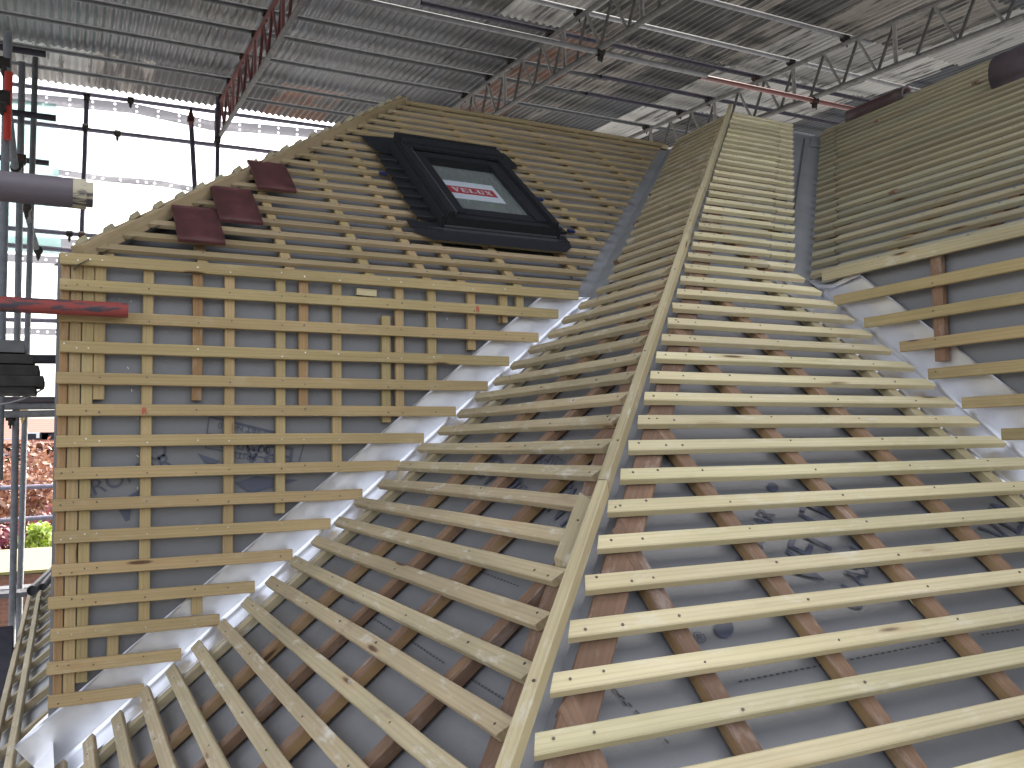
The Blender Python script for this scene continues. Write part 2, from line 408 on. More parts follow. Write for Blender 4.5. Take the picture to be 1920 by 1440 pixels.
# stitched lines and printing on the membrane
b = MB()
def frameA(px, py, ang, o=MD+.0045): return frame(onA(px, py, o), EV((math.cos(ang), 0, 0))+UPA*math.sin(ang), NA)
for body, size, px, py, ang in (('VENT 3', .135, 1535, 990, R_(42)), ('CLASSIC', .075, 1610, 1070, R_(42)), ('CROMAR', .06, 1420, 1010, R_(42)),
                               ('®', .035, 1312, 1196, R_(-20)), ('VENT 3', .135, 1900, 950, R_(30))):
    b = MB(); text_faces(body, size, frameA(px, py, ang), b); b.obj('printed_word', PRINT, A)
for px, py, r in ((1449, 913, .022), (1530, 918, .035), (1358, 1178, .028)):
    M = frameA(px, py, .6); b = MB(); b.poly([M @ EV((r*math.cos(t*.3927), .62*r*math.sin(t*.3927), 0)) for t in range(16)]); b.obj('printed_emblem', PRINT, A)
b = MB()
for (x0, y0, x1, y1, n) in ((1385, 1278, 1780, 1200, 34), (1840, 1190, 1915, 1180, 8), (1135, 1190, 1090, 1245, 5), (1340, 1270, 1260, 1220, 6), (1150, 1290, 1260, 1400, 8), (1100, 1220, 1180, 1330, 7)):
    b = MB()
    for i in range(n):
        t = i/n; t2 = (i+.55)/n; p, q_ = onA(x0+(x1-x0)*t, y0+(y1-y0)*t, MD+.0045), onA(x0+(x1-x0)*t2, y0+(y1-y0)*t2, MD+.0045)
        d = (q_-p).normalized().cross(NA)*.0016; b.poly([p-d, q_-d, q_+d, p+d])
    b.obj('stitch_line', LINEINK, A)

# ================================================================== SLOPE B (left of the hip)
B = thing('roof_slope', PB(2.2, -2.0), 'grey roof slope with dusty battens between central hip and left silver valley', 'roof slope', 'battened roof slopes')
sB0 = OB-26.6*G
def memB(u, v):
    s = sB0+(ST-sB0)*v; x = XB+s*CP
    y0 = x-HIP; y1 = YC+.05 if s < 0 else YC+s*CP
    p = PB(y0+(y1-y0)*u, s, MD); return p+NBv*wav(p)
b = MB(); b.grid(memB, 24, 60); b.obj('membrane', MEM, B)
b = MB(); sB1 = (XW-XB)/CP
b.grid(lambda u, v: PB(YC+.05+5.2*u, sB0+(sB1+.03-sB0)*v, MD), 20, 4); b.obj('membrane', MEM, B)
cbB = [.62, .93, 1.25, 1.575, 1.91, 2.2, 2.52]
for i, y in enumerate(cbB+[2.95, 3.3, 3.65, 4.0, 4.35]):
    s1 = min(ST, ((y+HIP)-XB)/CP-.09); s0 = sB0+.02
    if y > YC: s0 = (y-YC)/CP+.14
    elif y == 2.95: s0 = -.02
    timber('counter_batten', PB(y, s0, -BT-.001), PB(y+random.uniform(-.01, .01), s1, -BT-.001), NBv, .04, .026, W_BROWN, B, skew1=.8, side=W_ORANGE if i not in (3, 5) else None)
for y in [3.5+.42*i for i in range(12)]:
    timber('counter_batten', PB(y, sB0+.02, -BT-.001), PB(y, sB1+.02, -BT-.001), NBv, .04, .026, W_B, B)
timber('valley_batten', PB(2.90, sB0+.1, -BT-.001), PB(2.90, .06, -BT-.001), NBv, .04, .027, W_B, B)
def hipB(s, off, o): x = XB+s*CP; return EV((x, x-HIP+off, ZB+s*SP))+NBv*o
timber('hip_side_board', hipB(sB0+.05, .10, -BT-.002), hipB(ST-.1, .10, -BT-.002), NBv, .055, .026, W_BROWN, B)
for k in range(-3, 49):
    s = OB+(k-23)*G; sc_ = s-BW/2; x = XB+s*CP
    if s > ST-.01: continue
    y0 = x-HIP+.05+random.uniform(-.012, .008)
    nl = [PB(y+random.uniform(-.012, .012), sc_) for y in cbB+[2.90, 3.3, 3.65, 4.] if random.random() < .8]+[PB(y0+.035, sc_)]
    if s < .03:
        y1 = 3.038+random.uniform(-.012, .012)
        if k <= -2: y1 = 8.6
        timber('batten', PB(y1, sc_), PB(y0, sc_), NBv, BW, BT, W_B, B, nl, -.5 if k > 0 else 0, .45, taper1=.3, wob=1.7, whisk=random.choice((0, 2, 3)))
    else:
        y1 = x+1.07+.06*s/ST
        timber('batten', PB(y1, sc_), PB(y0, sc_), NBv, BW, BT, W_B, B, nl, -.7, .5)
b = MB()
def frameB(px, py, ang, o=MD+.0045): return frame(onB(px, py, o), -YY*math.cos(ang)+UPB*math.sin(ang), NBv)
for body, size, px, py, ang in (('VENT 3', .13, 925, 890, R_(-18)), ('CLASSIC', .07, 1030, 865, R_(-18)), ('VENT 3', .13, 1060, 950, R_(-18)), ('CROMAR', .055, 960, 905, R_(-18))):
    b = MB(); text_faces(body, size, frameB(px, py, ang), b); b.obj('printed_word', PRINT, B)
b = MB()
for (x0, y0, x1, y1, n) in ((730, 1015, 860, 1050, 18), (890, 1068, 975, 1100, 14), (640, 1120, 665, 1132, 5), (685, 1150, 735, 1182, 9), (760, 1195, 835, 1245, 13), (865, 1262, 960, 1320, 15), (905, 1245, 970, 1275, 9), (1015, 1110, 1035, 1117, 4)):
    b = MB()
    for i in range(n):
        t = i/n; t2 = (i+.45)/n; p, q_ = onB(x0+(x1-x0)*t, y0+(y1-y0)*t, MD+.0045), onB(x0+(x1-x0)*t2, y0+(y1-y0)*t2, MD+.0045)
        d = (q_-p).normalized().cross(NBv)*.0018; b.poly([p-d, q_-d, q_+d, p+d])
    b.obj('stitch_line', LINEINK, B)

# ------------------------------------------------------------------ central hip battens
H = thing('hip_batten', (XB-1.4, YA-1.4, ZB-1.4*T), 'long pale timber hip batten running up between the two near slopes', 'hip batten')
NH = EV((-SP, -SP, 2*CP)).normalized()
def HP(x, off=0, o=0): off -= .007; return EV((x, x-HIP, ZB+(x-XB)*T+.036))+EV((1, -1, 0)).normalized()*off+NH*o
xs = [-.15, 1.0, 2.05, 2.45, 2.8, XB+(ZT-ZB)/T+.01]
for i in range(len(xs)-1):
    timber('batten_length', HP(xs[i]+.002, [.0, .002, -.003, .002, 0][i], [0, .001, -.002, .001, 0][i]), HP(xs[i+1], [.002, .001, 0, -.001, 0][i], 0), NH, .022, .036, W_HIP, H, [HP(xs[i]+.1), HP(xs[i]+.4), HP(xs[i]+.8)])
timber('batten_offcut', onB(1052, 1050, .012), onB(1098, 930, .012), NH, .034, .03, W_B, H, [onB(1078, 975, .012)], .6, .9)

# ================================================================== WALL C (tile battened wall on the left)
C = thing('battened_wall', (.9, YC+.05, -1.0), 'upright grey membrane wall with widely spaced battens and vertical battens behind', 'wall', 'battened walls')
b = MB(); b.grid(lambda u, v: (XW-.012+(2.11-XW)*u, YC+.051+noise.noise((u*6, v*6, 2))*.0025+noise.noise((u*20, v*14, 5))*.001, -1.5+(ZB+.0+1.5)*v), 30, 30); b.obj('membrane', MEM, C)
cbC = [(-.006, -1, .66), (.0265, -1, .66), (.0615, -1, .66), (.0965, -.0, .66), (.2425, -1, .66), (.398, .17, .66), (.503, -1, .66), (.678, -1, .66), (.759, .155, .66), (.881, -1, .66), (1.068, -1, .49), (1.12, .14, .66), (1.25, -1, .66), (1.416, -1, .66), (1.556, -1, .66), (1.63, .54, .6)]
for i, (x, z0, z1) in enumerate(cbC):
    zl = max(z0, ZB+(x-XB)*T+.148)
    if i in (3, 5): zl = .168
    if i == 8: zl = .125
    if i == 11: zl = .13
    mt = W_ORANGE if i in (0,) else (W_ORANGE if i in (5, 8) else W_C)
    timber('counter_batten', (x, YC+BT, zl), (x, YC+BT, min(z1, ZB-.012)), NC, .026 if i == 0 else .0335, .024, mt, C)
for x, z0, z1 in ((.405, -.545, -.46), (.15, -.665, -.565)):
    timber('counter_batten', (x, YC+BT, z0), (x, YC+BT, z1), NC, .034, .024, W_C, C)
timber('counter_batten', (.955, YC+BT, .575), (1.03, YC+BT, .573), NC, .026, .02, W_A, C)
rightC = [1.891, 1.794, 1.701, 1.567, 1.473, 1.337, 1.206, 1.111, .968, .851, .717, .589, .475, .355, .243]
for k in range(15):
    z = ZB+.0274-k*.1-.018
    if k == 0: z -= .017
    x0 = -.018-.0011*k+random.uniform(-.006, .004)
    nl = [EV((x, YC, z)) for x, z0, z1 in cbC if random.random() < .8]
    timber('batten', (x0, YC, z+random.uniform(-.002, .002)), (rightC[k], YC, z), NC, BW+.002, BT, W_C, C, nl, nailr=.0028, nmat=NAILB if k % 3 == 0 else NAIL)
b = MB()
def frameC(px, py, ang, y=YC+.047): return frame(at(px, py, y=y), EV((math.cos(ang), 0, math.sin(ang))), NC)
for body, size, px, py, ang in (('CROMAR', .075, 232, 895, R_(20)), ('BRITISH', .034, 450, 853, R_(172)), ('BOARD OF', .034, 462, 838, R_(172)), ('BBA', .10, 505, 850, R_(172)), ('CERT NO 10', .03, 455, 803, R_(172)), ('O', .09, 293, 847, 0)):
    b = MB(); text_faces(body, size, frameC(px, py, ang), b); b.obj('printed_word', PRINT, C)
b = MB()
def ln(pts, wd=.0035, y=YC+.0465):
    for (a, c) in zip(pts, pts[1:]):
        p, q_ = at(*a, y=y), at(*c, y=y); d = (q_-p).normalized().cross(NC)*wd/2; b.poly([p-d, q_-d, q_+d, p+d])
ln([(392, 782), (385, 840), (560, 868), (572, 826), (392, 782)]); ln([(388, 812), (470, 825)]); ln([(393, 780), (500, 806), (566, 820)])
b.poly([at(*p, y=YC+.0465) for p in ((370, 850), (412, 864), (402, 870), (385, 868))])
b.poly([at(*p, y=YC+.0465) for p in ((440, 905), (480, 893), (560, 900), (470, 925))]); b.poly([at(*p, y=YC+.0465) for p in ((222, 955), (246, 948), (243, 975), (236, 978))])
b.poly([at(*p, y=YC+.0465) for p in ((240, 930), (262, 918), (258, 932))])
b.obj('printed_emblem', PRINT, C)
for px, py, ang in ((271, 771, 0.), (896, 580, .2)):
    b = MB(); M = frameC(px, py, ang, YC-.0035); text_faces('R' if px < 400 else '8', .03, M, b); b.obj('marker_mark', RED_INK, C)
for px, py in ((224, 560), (246, 565), (357, 572), (240, 585), (240, 690), (247, 732), (258, 855), (258, 915), (554, 585), (838, 598), (258, 785)):
    b = MB(); p = at(px, py, y=YC+.044); d = EV((random.uniform(-.006, .006), 0, random.uniform(-.008, .008))); b.cbox(p, d, EV((0, .002, 0)), EV((.002, 0, .001))); b.obj('staple', NAILB, C)

# ================================================================== WALL W (the end face round the corner)
Wt = thing('battened_wall', (XW+.05, 5, -1.0), 'narrow end face of the left wall, seen edge on beside the scaffold', 'wall', 'battened walls')
b = MB(); b.box((XW-.006, YC+.06, -1.0), (.02, 0, 0), (0, 5.2, 0), (0, 0, ZB+1.0)); b.obj('membrane', MEM, Wt)
for k in range(15):
    z = ZB-k*.1; timber('batten', (XW-.010, YC+.06, z), (XW-.010, YC+5., z), NEW, BW, BT-.003, W_C, Wt)
for py in (618, 643):
    p = at(106, py, y=3.6); b = MB(); b.prism([p, p+EV((.05, 0, .018)), p+EV((.05, 0, -.006))], (0, .1, 0)); b.obj('lead_soaker', LEAD, Wt)

# ================================================================== SLOPE D (rear left, with the roof window)
D = thing('roof_slope', PD(1.5, .1), 'upper left roof slope of close tan battens carrying the black roof window', 'roof slope', 'battened roof slopes')
def memD(u, v):
    s = .027+(ST-.027)*v; x0 = XW+s*CP-.05; x1 = XB+s*CP; p = PD(x0+(x1-x0)*u, s, MD); return p+NA*wav(p)
b = MB(); b.grid(memD, 24, 24); b.obj('membrane', MEM, D)
cbD = [.12, .42, .72, 1.02, 1.25, 1.395, 1.645, 2.0, 2.26, 2.6, 2.95, 3.3]
for x in cbD:
    s0 = max(.034, (x-XB)/CP+.12); s1 = min(ST, (x-XW)/CP-.05)
    if s1 > s0: timber('counter_batten', PD(x, s0, -BT-.001), PD(x, s1, -BT-.001), NA, .036, .026, W_C, D)
WU0, WU1, WV0, WV1 = 1.445, 1.985, .478, 1.285      # roof window frame on slope D
for k in range(0, 21):
    s = .113+k*.1087; sc_ = s-BW/2
    if s > ST: continue
    x0 = XW+s*CP+.028; x1 = XB+s*CP-.042
    nl = [PD(x, sc_) for x in cbD if random.random() < .7]
    if WV0-.02 < sc_ < WV1+.03:
        timber('batten', PD(x0, sc_), PD(WU0-.045+random.uniform(-.02, .02), sc_), NA, .034, BT, W_D, D, nl, .7)
        timber('batten', PD(WU1+.05+random.uniform(-.02, .02), sc_), PD(x1, sc_), NA, .034, BT, W_D, D, nl, 0, .7)
    else: timber('batten', PD(x0, sc_), PD(x1, sc_), NA, .034, BT, W_D, D, nl, .7, .7)
# crown deck behind the ridge lines
b = MB(); xq = XB+(ZT-ZB)/T; yq = YA+(ZT-ZB)/T; yd = YC+(ZT-ZB)/T; xw = XW+(ZT-ZB)/T; xe = XE+(ZTE-ZB)/TE
b.prism([(xw, yd, ZT-.09), (xq, yd, ZT-.09), (xq, yq, ZT-.09), (xe+.02, yq, ZT-.09), (xe+.02, 7.6, ZT-.09), (xw, 7.6, ZT-.09)], (0, 0, .03)); b.obj('crown_deck', MEM, D)
timber('ridge_batten', (xw, yd+.01, ZT-.018), (xq, yd+.01, ZT-.018), UPZ, .04, .03, W_D, D)

# ------------------------------------------------------------------ upper west slope, only its batten ends show over the left hip
Wu = thing('roof_slope', (XW+.3, 5, ZB), 'far side slope behind the left hip, only its batten ends showing', 'roof slope', 'battened roof slopes')
b = MB(); b.grid(lambda u, v: EV((XW+ST*v*CP, YC+ST*v*CP-.05+(4.2-ST*v*CP)*u, ZB+ST*v*SP))+NBv*MD, 8, 8); b.obj('membrane', MEM, Wu)
for k in range(0, 21):
    s = .09+k*.1087; x = XW+s*CP; y = YC+s*CP
    timber('batten', EV((x, y-.012+random.uniform(-.01, .015), ZB+s*SP))+NBv*.028, EV((x, y+1.3, ZB+s*SP))+NBv*.01, NBv, BW, BT, W_E, Wu)  # darker wood puts the backlit shade of these ends into the colour
HW = thing('hip_batten', (XW, YC, ZB), 'short lapped timber pieces lining the left sloping edge of the upper slope', 'hip batten')
NHW = EV((-SP, -SP, 2*CP)).normalized()
for i in range(7):
    x0 = XW+.04+i*.275; x1 = x0+.29
    timber('batten_length', (x0, x0-XW+YC-.0, ZB+(x0-XW)*T+.012+.004*(i % 2)), (min(x1, xw), min(x1, xw)-XW+YC, ZB+(min(x1, xw)-XW)*T+.012+.004*(i % 2)), NHW, .046, .05, W_D, HW, [(x0+.05, x0+.05-XW+YC, ZB)])

# ================================================================== roof window
def WP(u, v, o=0): return PD(u, v, o)
Wn = thing('roof_window', WP((WU0+WU1)/2, WV0), 'black framed roof window with a red and white sticker on its glass', 'roof window')
def wbox(b, u0, u1, v0, v1, o0, o1, mi=0): b.box(WP(u0, v0, o0), XX*(u1-u0), UPA*(v1-v0), NA*(o1-o0), mi)
b = MB(); th = .035
wbox(b, WU0, WU0+th, WV0, WV1, -.04, .085); wbox(b, WU1-th, WU1, WV0, WV1, -.04, .085); wbox(b, WU0+th, WU1-th, WV0, WV0+th, -.04, .07); wbox(b, WU0+th, WU1-th, WV1-th, WV1, -.04, .085)
b.obj('frame', BLACKALU, Wn)
b = MB(); wbox(b, WU0+.004, WU0+.03, WV0-.004, WV1-.02, .0855, .098); wbox(b, WU1-.03, WU1-.004, WV0-.004, WV1-.02, .0855, .098)
wbox(b, WU0+.03, WU0+.036, WV0-.004, WV1-.1, .0855, .1, 1)
b.obj('frame_cover', [BLACKALU, HILITE], Wn)
b = MB(); wbox(b, WU0+.022, WU1+.004, WV1-.06, WV1+.02, .088, .112); wbox(b, WU0+.03, WU1-.01, WV1-.085, WV1-.0605, .088, .102); b.obj('top_hood', BLACKALU, Wn)
S = b = MB(); su0, su1, sv0, sv1 = WU0+.038, WU1-.038, WV0+.038, WV1-.088
gu0, gu1, gv0, gv1 = su0+.058, su1-.058, sv0+.062, sv1-.06
wbox(b, su0, gu0, sv0, sv1, .03, .082); wbox(b, gu1, su1, sv0, sv1, .03, .082); wbox(b, gu0, gu1, sv0, gv0, .03, .074); wbox(b, gu0, gu1, gv1, sv1, .03, .084)
sash = b.obj('sash', BLACKALU, Wn)
b = MB(); wbox(b, gu0-.006, gu1+.006, gv0-.006, gv1+.006, .056, .062); b.obj('glass_pane', GLASS, sash)
b = MB()
for i in range(4): wbox(b, gu0+.001, gu1-.001, gv1-.012-i*.014, gv1-.006-i*.014, .063, .067)
b.obj('vent_slat', BLACKGL, sash)
b = MB(); wbox(b, gu0-.01, gu1+.01, gv0-.01, gv1+.01, -.032, -.026); b.obj('reflection_panel', simple('pale_reflection_tone', (.7, .72, .68), .7, 0, .3, 7, .3), sash)  # pale panel added under the glass to imitate its grey reflection
# sticker
tu0, tu1, tv0, tv1 = 1.542, 1.818, .712, .914
b = MB(); wbox(b, tu0, tu1, tv0, tv1, .0625, .0631); st = b.obj('sticker', WHITE, Wn)
b = MB(); ru0, ru1, rv0, rv1 = 1.562, 1.798, .772, .852; wbox(b, ru0, ru1, rv0, rv1, .0634, .0637); b.obj('red_band', REDST, st)
b = MB()
def stroke(x0, y0, x1, y1, wd):
    p, q_ = WP(x0, y0, .0640), WP(x1, y1, .0640); d = (q_-p).normalized().cross(NA)*wd/2; b.poly([p-d, q_-d, q_+d, p+d])
lw = .0355; lh = .043; yb = (rv0+rv1)/2-lh/2; x = ru0+.022; tk = .0105; tn = .005
for ch in 'VELUX':
    x0, x1 = x, x+lw*.86; ym = yb+lh/2; yt = yb+lh; sr = .0045
    if ch == 'V':
        stroke(x0+.004, yt, (x0+x1)/2, yb, tk); stroke(x1-.004, yt, (x0+x1)/2, yb, tn); stroke(x0-sr, yt, x0+.012, yt, tn); stroke(x1-.011, yt, x1+sr, yt, tn)
    elif ch == 'E':
        stroke(x0+.006, yb, x0+.006, yt, tk); stroke(x0-.002, yt-.002, x1, yt-.002, tn); stroke(x0, ym, x1-.008, ym, tn); stroke(x0-.002, yb+.002, x1, yb+.002, tn); stroke(x1-.002, yb, x1-.002, yb+.013, tn); stroke(x1-.002, yt-.011, x1-.002, yt, tn)
    elif ch == 'L':
        stroke(x0+.006, yb, x0+.006, yt, tk); stroke(x0-.002, yb+.002, x1, yb+.002, tn); stroke(x0-.003, yt-.002, x0+.015, yt-.002, tn); stroke(x1-.002, yb, x1-.002, yb+.015, tn)
    elif ch == 'U':
        stroke(x0+.006, yb+.006, x0+.006, yt, tk); stroke(x1-.004, yb+.006, x1-.004, yt, tn); stroke(x0+.004, yb+.003, x1-.003, yb+.003, .008); stroke(x0-.003, yt-.002, x0+.014, yt-.002, tn); stroke(x1-.011, yt-.002, x1+.003, yt-.002, tn)
    else:
        stroke(x0+.003, yt, x1-.003, yb, tk); stroke(x1-.003, yt, x0+.003, yb, tn); stroke(x0-.002, yt-.002, x0+.012, yt-.002, tn); stroke(x1-.011, yt-.002, x1+.002, yt-.002, tn); stroke(x0-.002, yb+.002, x0+.01, yb+.002, tn); stroke(x1-.013, yb+.002, x1+.002, yb+.002, tn)
    x += lw+.0055
b.obj('lettering', WHITE, st)
# flashings
b = MB(); prof = [(.371, .006), (.42, .010), (.455, .015), (.466, .022), (.4755, .024)]
us = [(1.36, 2.0), (1.30, 2.05), (1.285, 2.055), (WU0-.004, WU1+.004), (WU0-.004, WU1+.004)]
i0 = len(b.v)
for (v, o), (a, c) in zip(prof, us):
    for u in (a, WU0-.01 if a < WU0-.01 else a, WU1+.01 if c > WU1+.01 else c, c): b.v.append(WP(u, v, o))
for r in range(4):
    for k in range(3): b.face([i0+r*4+k, i0+r*4+k+1, i0+r*4+k+5, i0+r*4+k+4])
wbox(b, WU0-.004, WU1+.004, .466, .4775, .0245, .031, 1)
wbox(b, 1.285, WU0-.012, .455, .52, .012, .018); wbox(b, WU1+.012, 2.055, .455, .52, .012, .018)
b.obj('apron_flashing', [BLACKALU, HILITE], Wn)
for sgn, ue, uo in ((-1, WU0-.002, 1.335), (1, WU1+.002, 2.075)):
    b = MB(); wbox(b, min(ue, ue+sgn*.02), max(ue, ue+sgn*.02), WV0, WV1+.04, -.01, .068); b.obj('side_upstand', BLACKALU, Wn)
    for j in range(7):
        v = .535+j*.104; e = ue+sgn*.022
        b = MB(); b.prism([WP(e, v, .034), WP(uo+sgn*.004*(j % 2), v+.004, .030), WP(uo, v+.118, .012), WP(e, v+.118, .012)], NA*.0022)
        b.prism([WP(e, v, .0335), WP(uo, v+.004, .0295), WP(uo, v+.004, .016), WP(e, v, .012)], UPA*.0022)
        b.prism([WP(e, v-.001, .0365), WP(uo, v+.003, .0325), WP(uo, v+.003, .0295), WP(e, v-.001, .0335)], UPA*.0015, 1)
        b.obj('soaker', [BLACKALU, HILITE], Wn)
b = MB(); b.prism([WP(1.40, 1.275, .02), WP(2.125, 1.31, .02), WP(2.15, 1.36, .02), WP(2.14, 1.545, .014), WP(1.54, 1.535, .014), WP(1.315, 1.50, .014), WP(1.34, 1.29, .02)], NA*.003)
b.prism([WP(WU0-.01, WV1+.05, .022), WP(WU1+.01, WV1+.05, .022), WP(WU1+.01, WV1+.06, .11), WP(WU0-.01, WV1+.06, .11)], UPA*.004)
b.obj('head_flashing', BLACKALU, Wn)
for u, v in ((1.30, 1.03), (2.10, .95), (2.12, .6)):
    b = MB(); wbox(b, u, u+.035, v, v+.022, .002, .012); b.obj('bracket', BLUEP, Wn)

# ================================================================== loose clay tiles on slope D
for (cx, y0, y1), lab in zip(((.419, 3.275, 3.498), (.578, 3.425, 3.67), (.765, 3.69, 3.92)), ('lowest of three dark red clay tiles laid on battens', 'middle one of three dark red clay tiles laid on battens', 'topmost of three dark red clay tiles, nearest the roof window')):
    s0, s1 = (y0-YC)/CP-.012, (y1-YC)/CP+.006
    M = frame(PD(cx, s0, .02), XX, NA); b = MB()
    def tl(u, v, o): return PD(cx+(u-.5)*.158, s0+(s1-s0)*v, .004+.013*(1-v)+o+.005*(1-(2*v-1)**2))
    for o in (0, .012): b.grid(lambda u, v: tl(u, v, o), 2, 8, smooth=True)
    n1 = 27
    for a in range(8):
        for base in (0, 18): b.face([base+a, base+a+1, base+a+1+n1, base+a+n1])
    for a in range(2):
        for e in (0, 8): b.face([a*9+e, (a+1)*9+e, (a+1)*9+e+n1, a*9+e+n1])
    b.prism([tl(.25, 0, .012), tl(.3, 0, .012), tl(.3, .012, .012), tl(.25, .012, .012)], NA*.001)
    o = b.obj('roof_tile', TILE, None, M); tag(o, lab, 'roof tile', 'loose clay tiles on the upper slope')

# ================================================================== WALL E and SLOPE E (right)
Ew = thing('battened_wall', (XE+.05, 1.2, -.6), 'upright grey wall at right edge with spaced battens over silver valley', 'wall', 'battened walls')
b = MB(); b.grid(lambda u, v: (XE+.051+noise.noise((u*8, v*6, 9))*.0022, -.9+(3.45)*u, -2.2+(ZB+.0+2.2)*v), 30, 24); b.obj('membrane', MEM, Ew)
for i, y in enumerate((1.97, 1.45, .95, .45)):
    timber('counter_batten', (XE+BT, y, max(-2, ZB+(y-YA)*T+.05)), (XE+BT, y, ZB-.02), NEW, .04, .024, W_BROWN, Ew)
yl = [2.387, 2.253, 2.107, 2.002, 1.884, 1.757, 1.64, 1.52, 1.4, 1.28]
for k in range(10):
    z = ZB-.0926-k*.1-.018
    timber('batten', (XE, yl[k], z), (XE, -.85, z+random.uniform(-.003, .003)), NEW, BW, BT, W_C, Ew, [EV((XE, y, z)) for y in (1.97, 1.45)])
timber('batten', (XE, 2.44, ZB-.012), (XE, -.85, ZB-.012), NEW, BW+.002, BT, W_HIP, Ew)
E_ = thing('roof_slope', PEu(1.5, .1), 'upper right roof slope of close greenish grey battens', 'roof slope', 'battened roof slopes')
def memE(u, v):
    s = STE*v; y1 = YA+s*SE/T; s = max(s, .027); p = PEu(-.9+(y1+.9)*u, s, MD); return p+NE*wav(p)
b = MB(); b.grid(memE, 24, 24); b.obj('membrane', MEM, E_)
for i in range(9):
    y = 2.2-i*.35; timber('counter_batten', PEu(y, .036, -BT-.001), PEu(y, STE, -BT-.001), NE, .04, .026, W_BROWN if i % 2 else W_ORANGE, E_)
for y in (2.75, 3.1, 3.45): timber('counter_batten', PEu(y, (y-YA)*T/SE+.1, -BT-.001), PEu(y, STE, -BT-.001), NE, .04, .026, W_BROWN, E_)
for k in range(0, 25):
    s = .05+k*.0965; sc_ = s-BW/2; x = XE+s*CE
    if s > STE+.02: continue
    y1 = x-.055-.02*s/STE-.0*s; yj = min(y1-.03, x-.20-.02*s+random.uniform(-.012, .012))
    y1 = YA+s*SE/T-.004; yj = y1-.13+random.uniform(-.012, .012)
    timber('batten', PEu(yj-.006, sc_), PEu(-.85, sc_), NE, BW, BT, W_E, E_, [PEu(y, sc_) for y in (2.2, 1.85, 1.5)])
    timber('batten', PEu(y1, sc_, -.004), PEu(yj, sc_, -.004), NE, BW, BT, W_E, E_, [], -.6)
timber('ridge_batten', PEu(YA+STE*SE/T, STE+.01, -.004), PEu(-.9, STE+.01, -.004), NE, .04, .04, W_E, E_)
for px, py in ((1645, 228), (1830, 157), (1676, 362)):
    p = onE(px, py, .001); b = MB(); b.cbox(p+NE*.006, YY*.03, UPE*.022, NE*.012); b.obj('timber_block', W_BROWN, E_)

# ================================================================== valley linings
def valley(name, fn, prof, t0, t1, mat, label, n=50, rip=.0016, group='valley linings'):
    """fn(t, a, side) -> point; prof: list of (side, a, lift)"""
    b = MB(); m = len(prof)
    for i in range(n+1):
        t = t0+(t1-t0)*i/n
        for j, (sd_, a, lf) in enumerate(prof):
            p = fn(t, a, sd_, lf+noise.noise((t*5, j*1.3, 3))*rip*(0 if sd_ == 'c' else 1)); b.v.append(p)
    for i in range(n):
        for j in range(m-1): k = i*m+j; b.face([k, k+m, k+m+1, k+1], 0, True)
    o = b.obj(name, mat); return tag(o, label, 'valley lining', group), b
TM = .047
# left silver valley: t is x along the wall, C side rises, B side runs south
def vBC(t, a, side, lf):
    zc = ZB+(t-XB)*T+MD/CP
    if side == 'C': return EV((t-a*SP, YC+.051-.004-lf, min(zc+a*CP, ZB-.006)))
    if side == 'c': return EV((t, YC+.044, zc+.006))
    return EV((t, YC+.051-a, zc))+NBv*(.004+lf)
prof = [('C', .150, .010), ('C', .147, .002), ('C', .138, .001), ('C', .10, .002), ('C', .06, .003), ('C', .025, .002), ('c', 0, 0), ('B', .03, .001), ('B', .07, .001), ('B', .12, .002), ('B', .17, .001), ('B', .198, .001), ('B', .203, .008), ('B', .209, .013), ('B', .216, .013), ('B', .222, .008), ('B', .226, .0)]
vl, _ = valley('valley_lining', vBC, prof, -.03, XB+.075, ALU, 'left shiny bare aluminium valley lining, diagonal under the wall battens', 60)
# folded bottom corner
b = MB(); t = -.03; q0 = [vBC(t, a, s_, l_) for s_, a, l_ in prof]
c0, c1, c2 = onB(97, 1331, .012), onB(99, 1385, .022), onB(103, 1470, .03)
f0, f1, f2 = onB(57, 1368, -.035), onB(60, 1405, -.035), onB(80, 1460, -.04)
b.poly([q0[1], c0, c1, q0[4]]); b.poly([q0[4], c1, c2, q0[6]]); b.poly([q0[6], c2, q0[12]]); b.poly([c0, f0, f1, c1]); b.poly([c1, f1, f2, c2])
b.obj('folded_corner', ALU, vl)
def vAE(t, a, side, lf):
    zc = ZB+(t-YA)*T+MD/CP
    if side == 'E': return EV((XE+.051-.004-lf, t-a*SP, min(zc+a*CP, ZB-.006)))
    if side == 'c': return EV((XE+.044, t, zc+.006))
    return EV((XE+.051-a, t, zc))+NA*(.004+lf)
profE = [('E' if s_ == 'C' else ('A' if s_ == 'B' else 'c'), a*1.03, l_) for s_, a, l_ in prof]
vr, _ = valley('valley_lining', vAE, profE, .3, YA+.06, ALU, 'right shiny bare aluminium valley lining, beside the wall at right edge', 60)
b = MB(); p = [onA(1510, 520, -.03), onA(1530, 533, -.02), onA(1560, 533, -.01), onA(1590, 520, .0), onA(1600, 512, .02), onA(1580, 505, .0)]
b.prism([at(x, y, x=XE+.03) for x, y in ((1512, 521), (1533, 533), (1562, 534), (1585, 522), (1600, 514), (1612, 517), (1560, 540), (1535, 541))], (-.004, 0, 0)); b.obj('dressed_top_edge', ALU, vr)
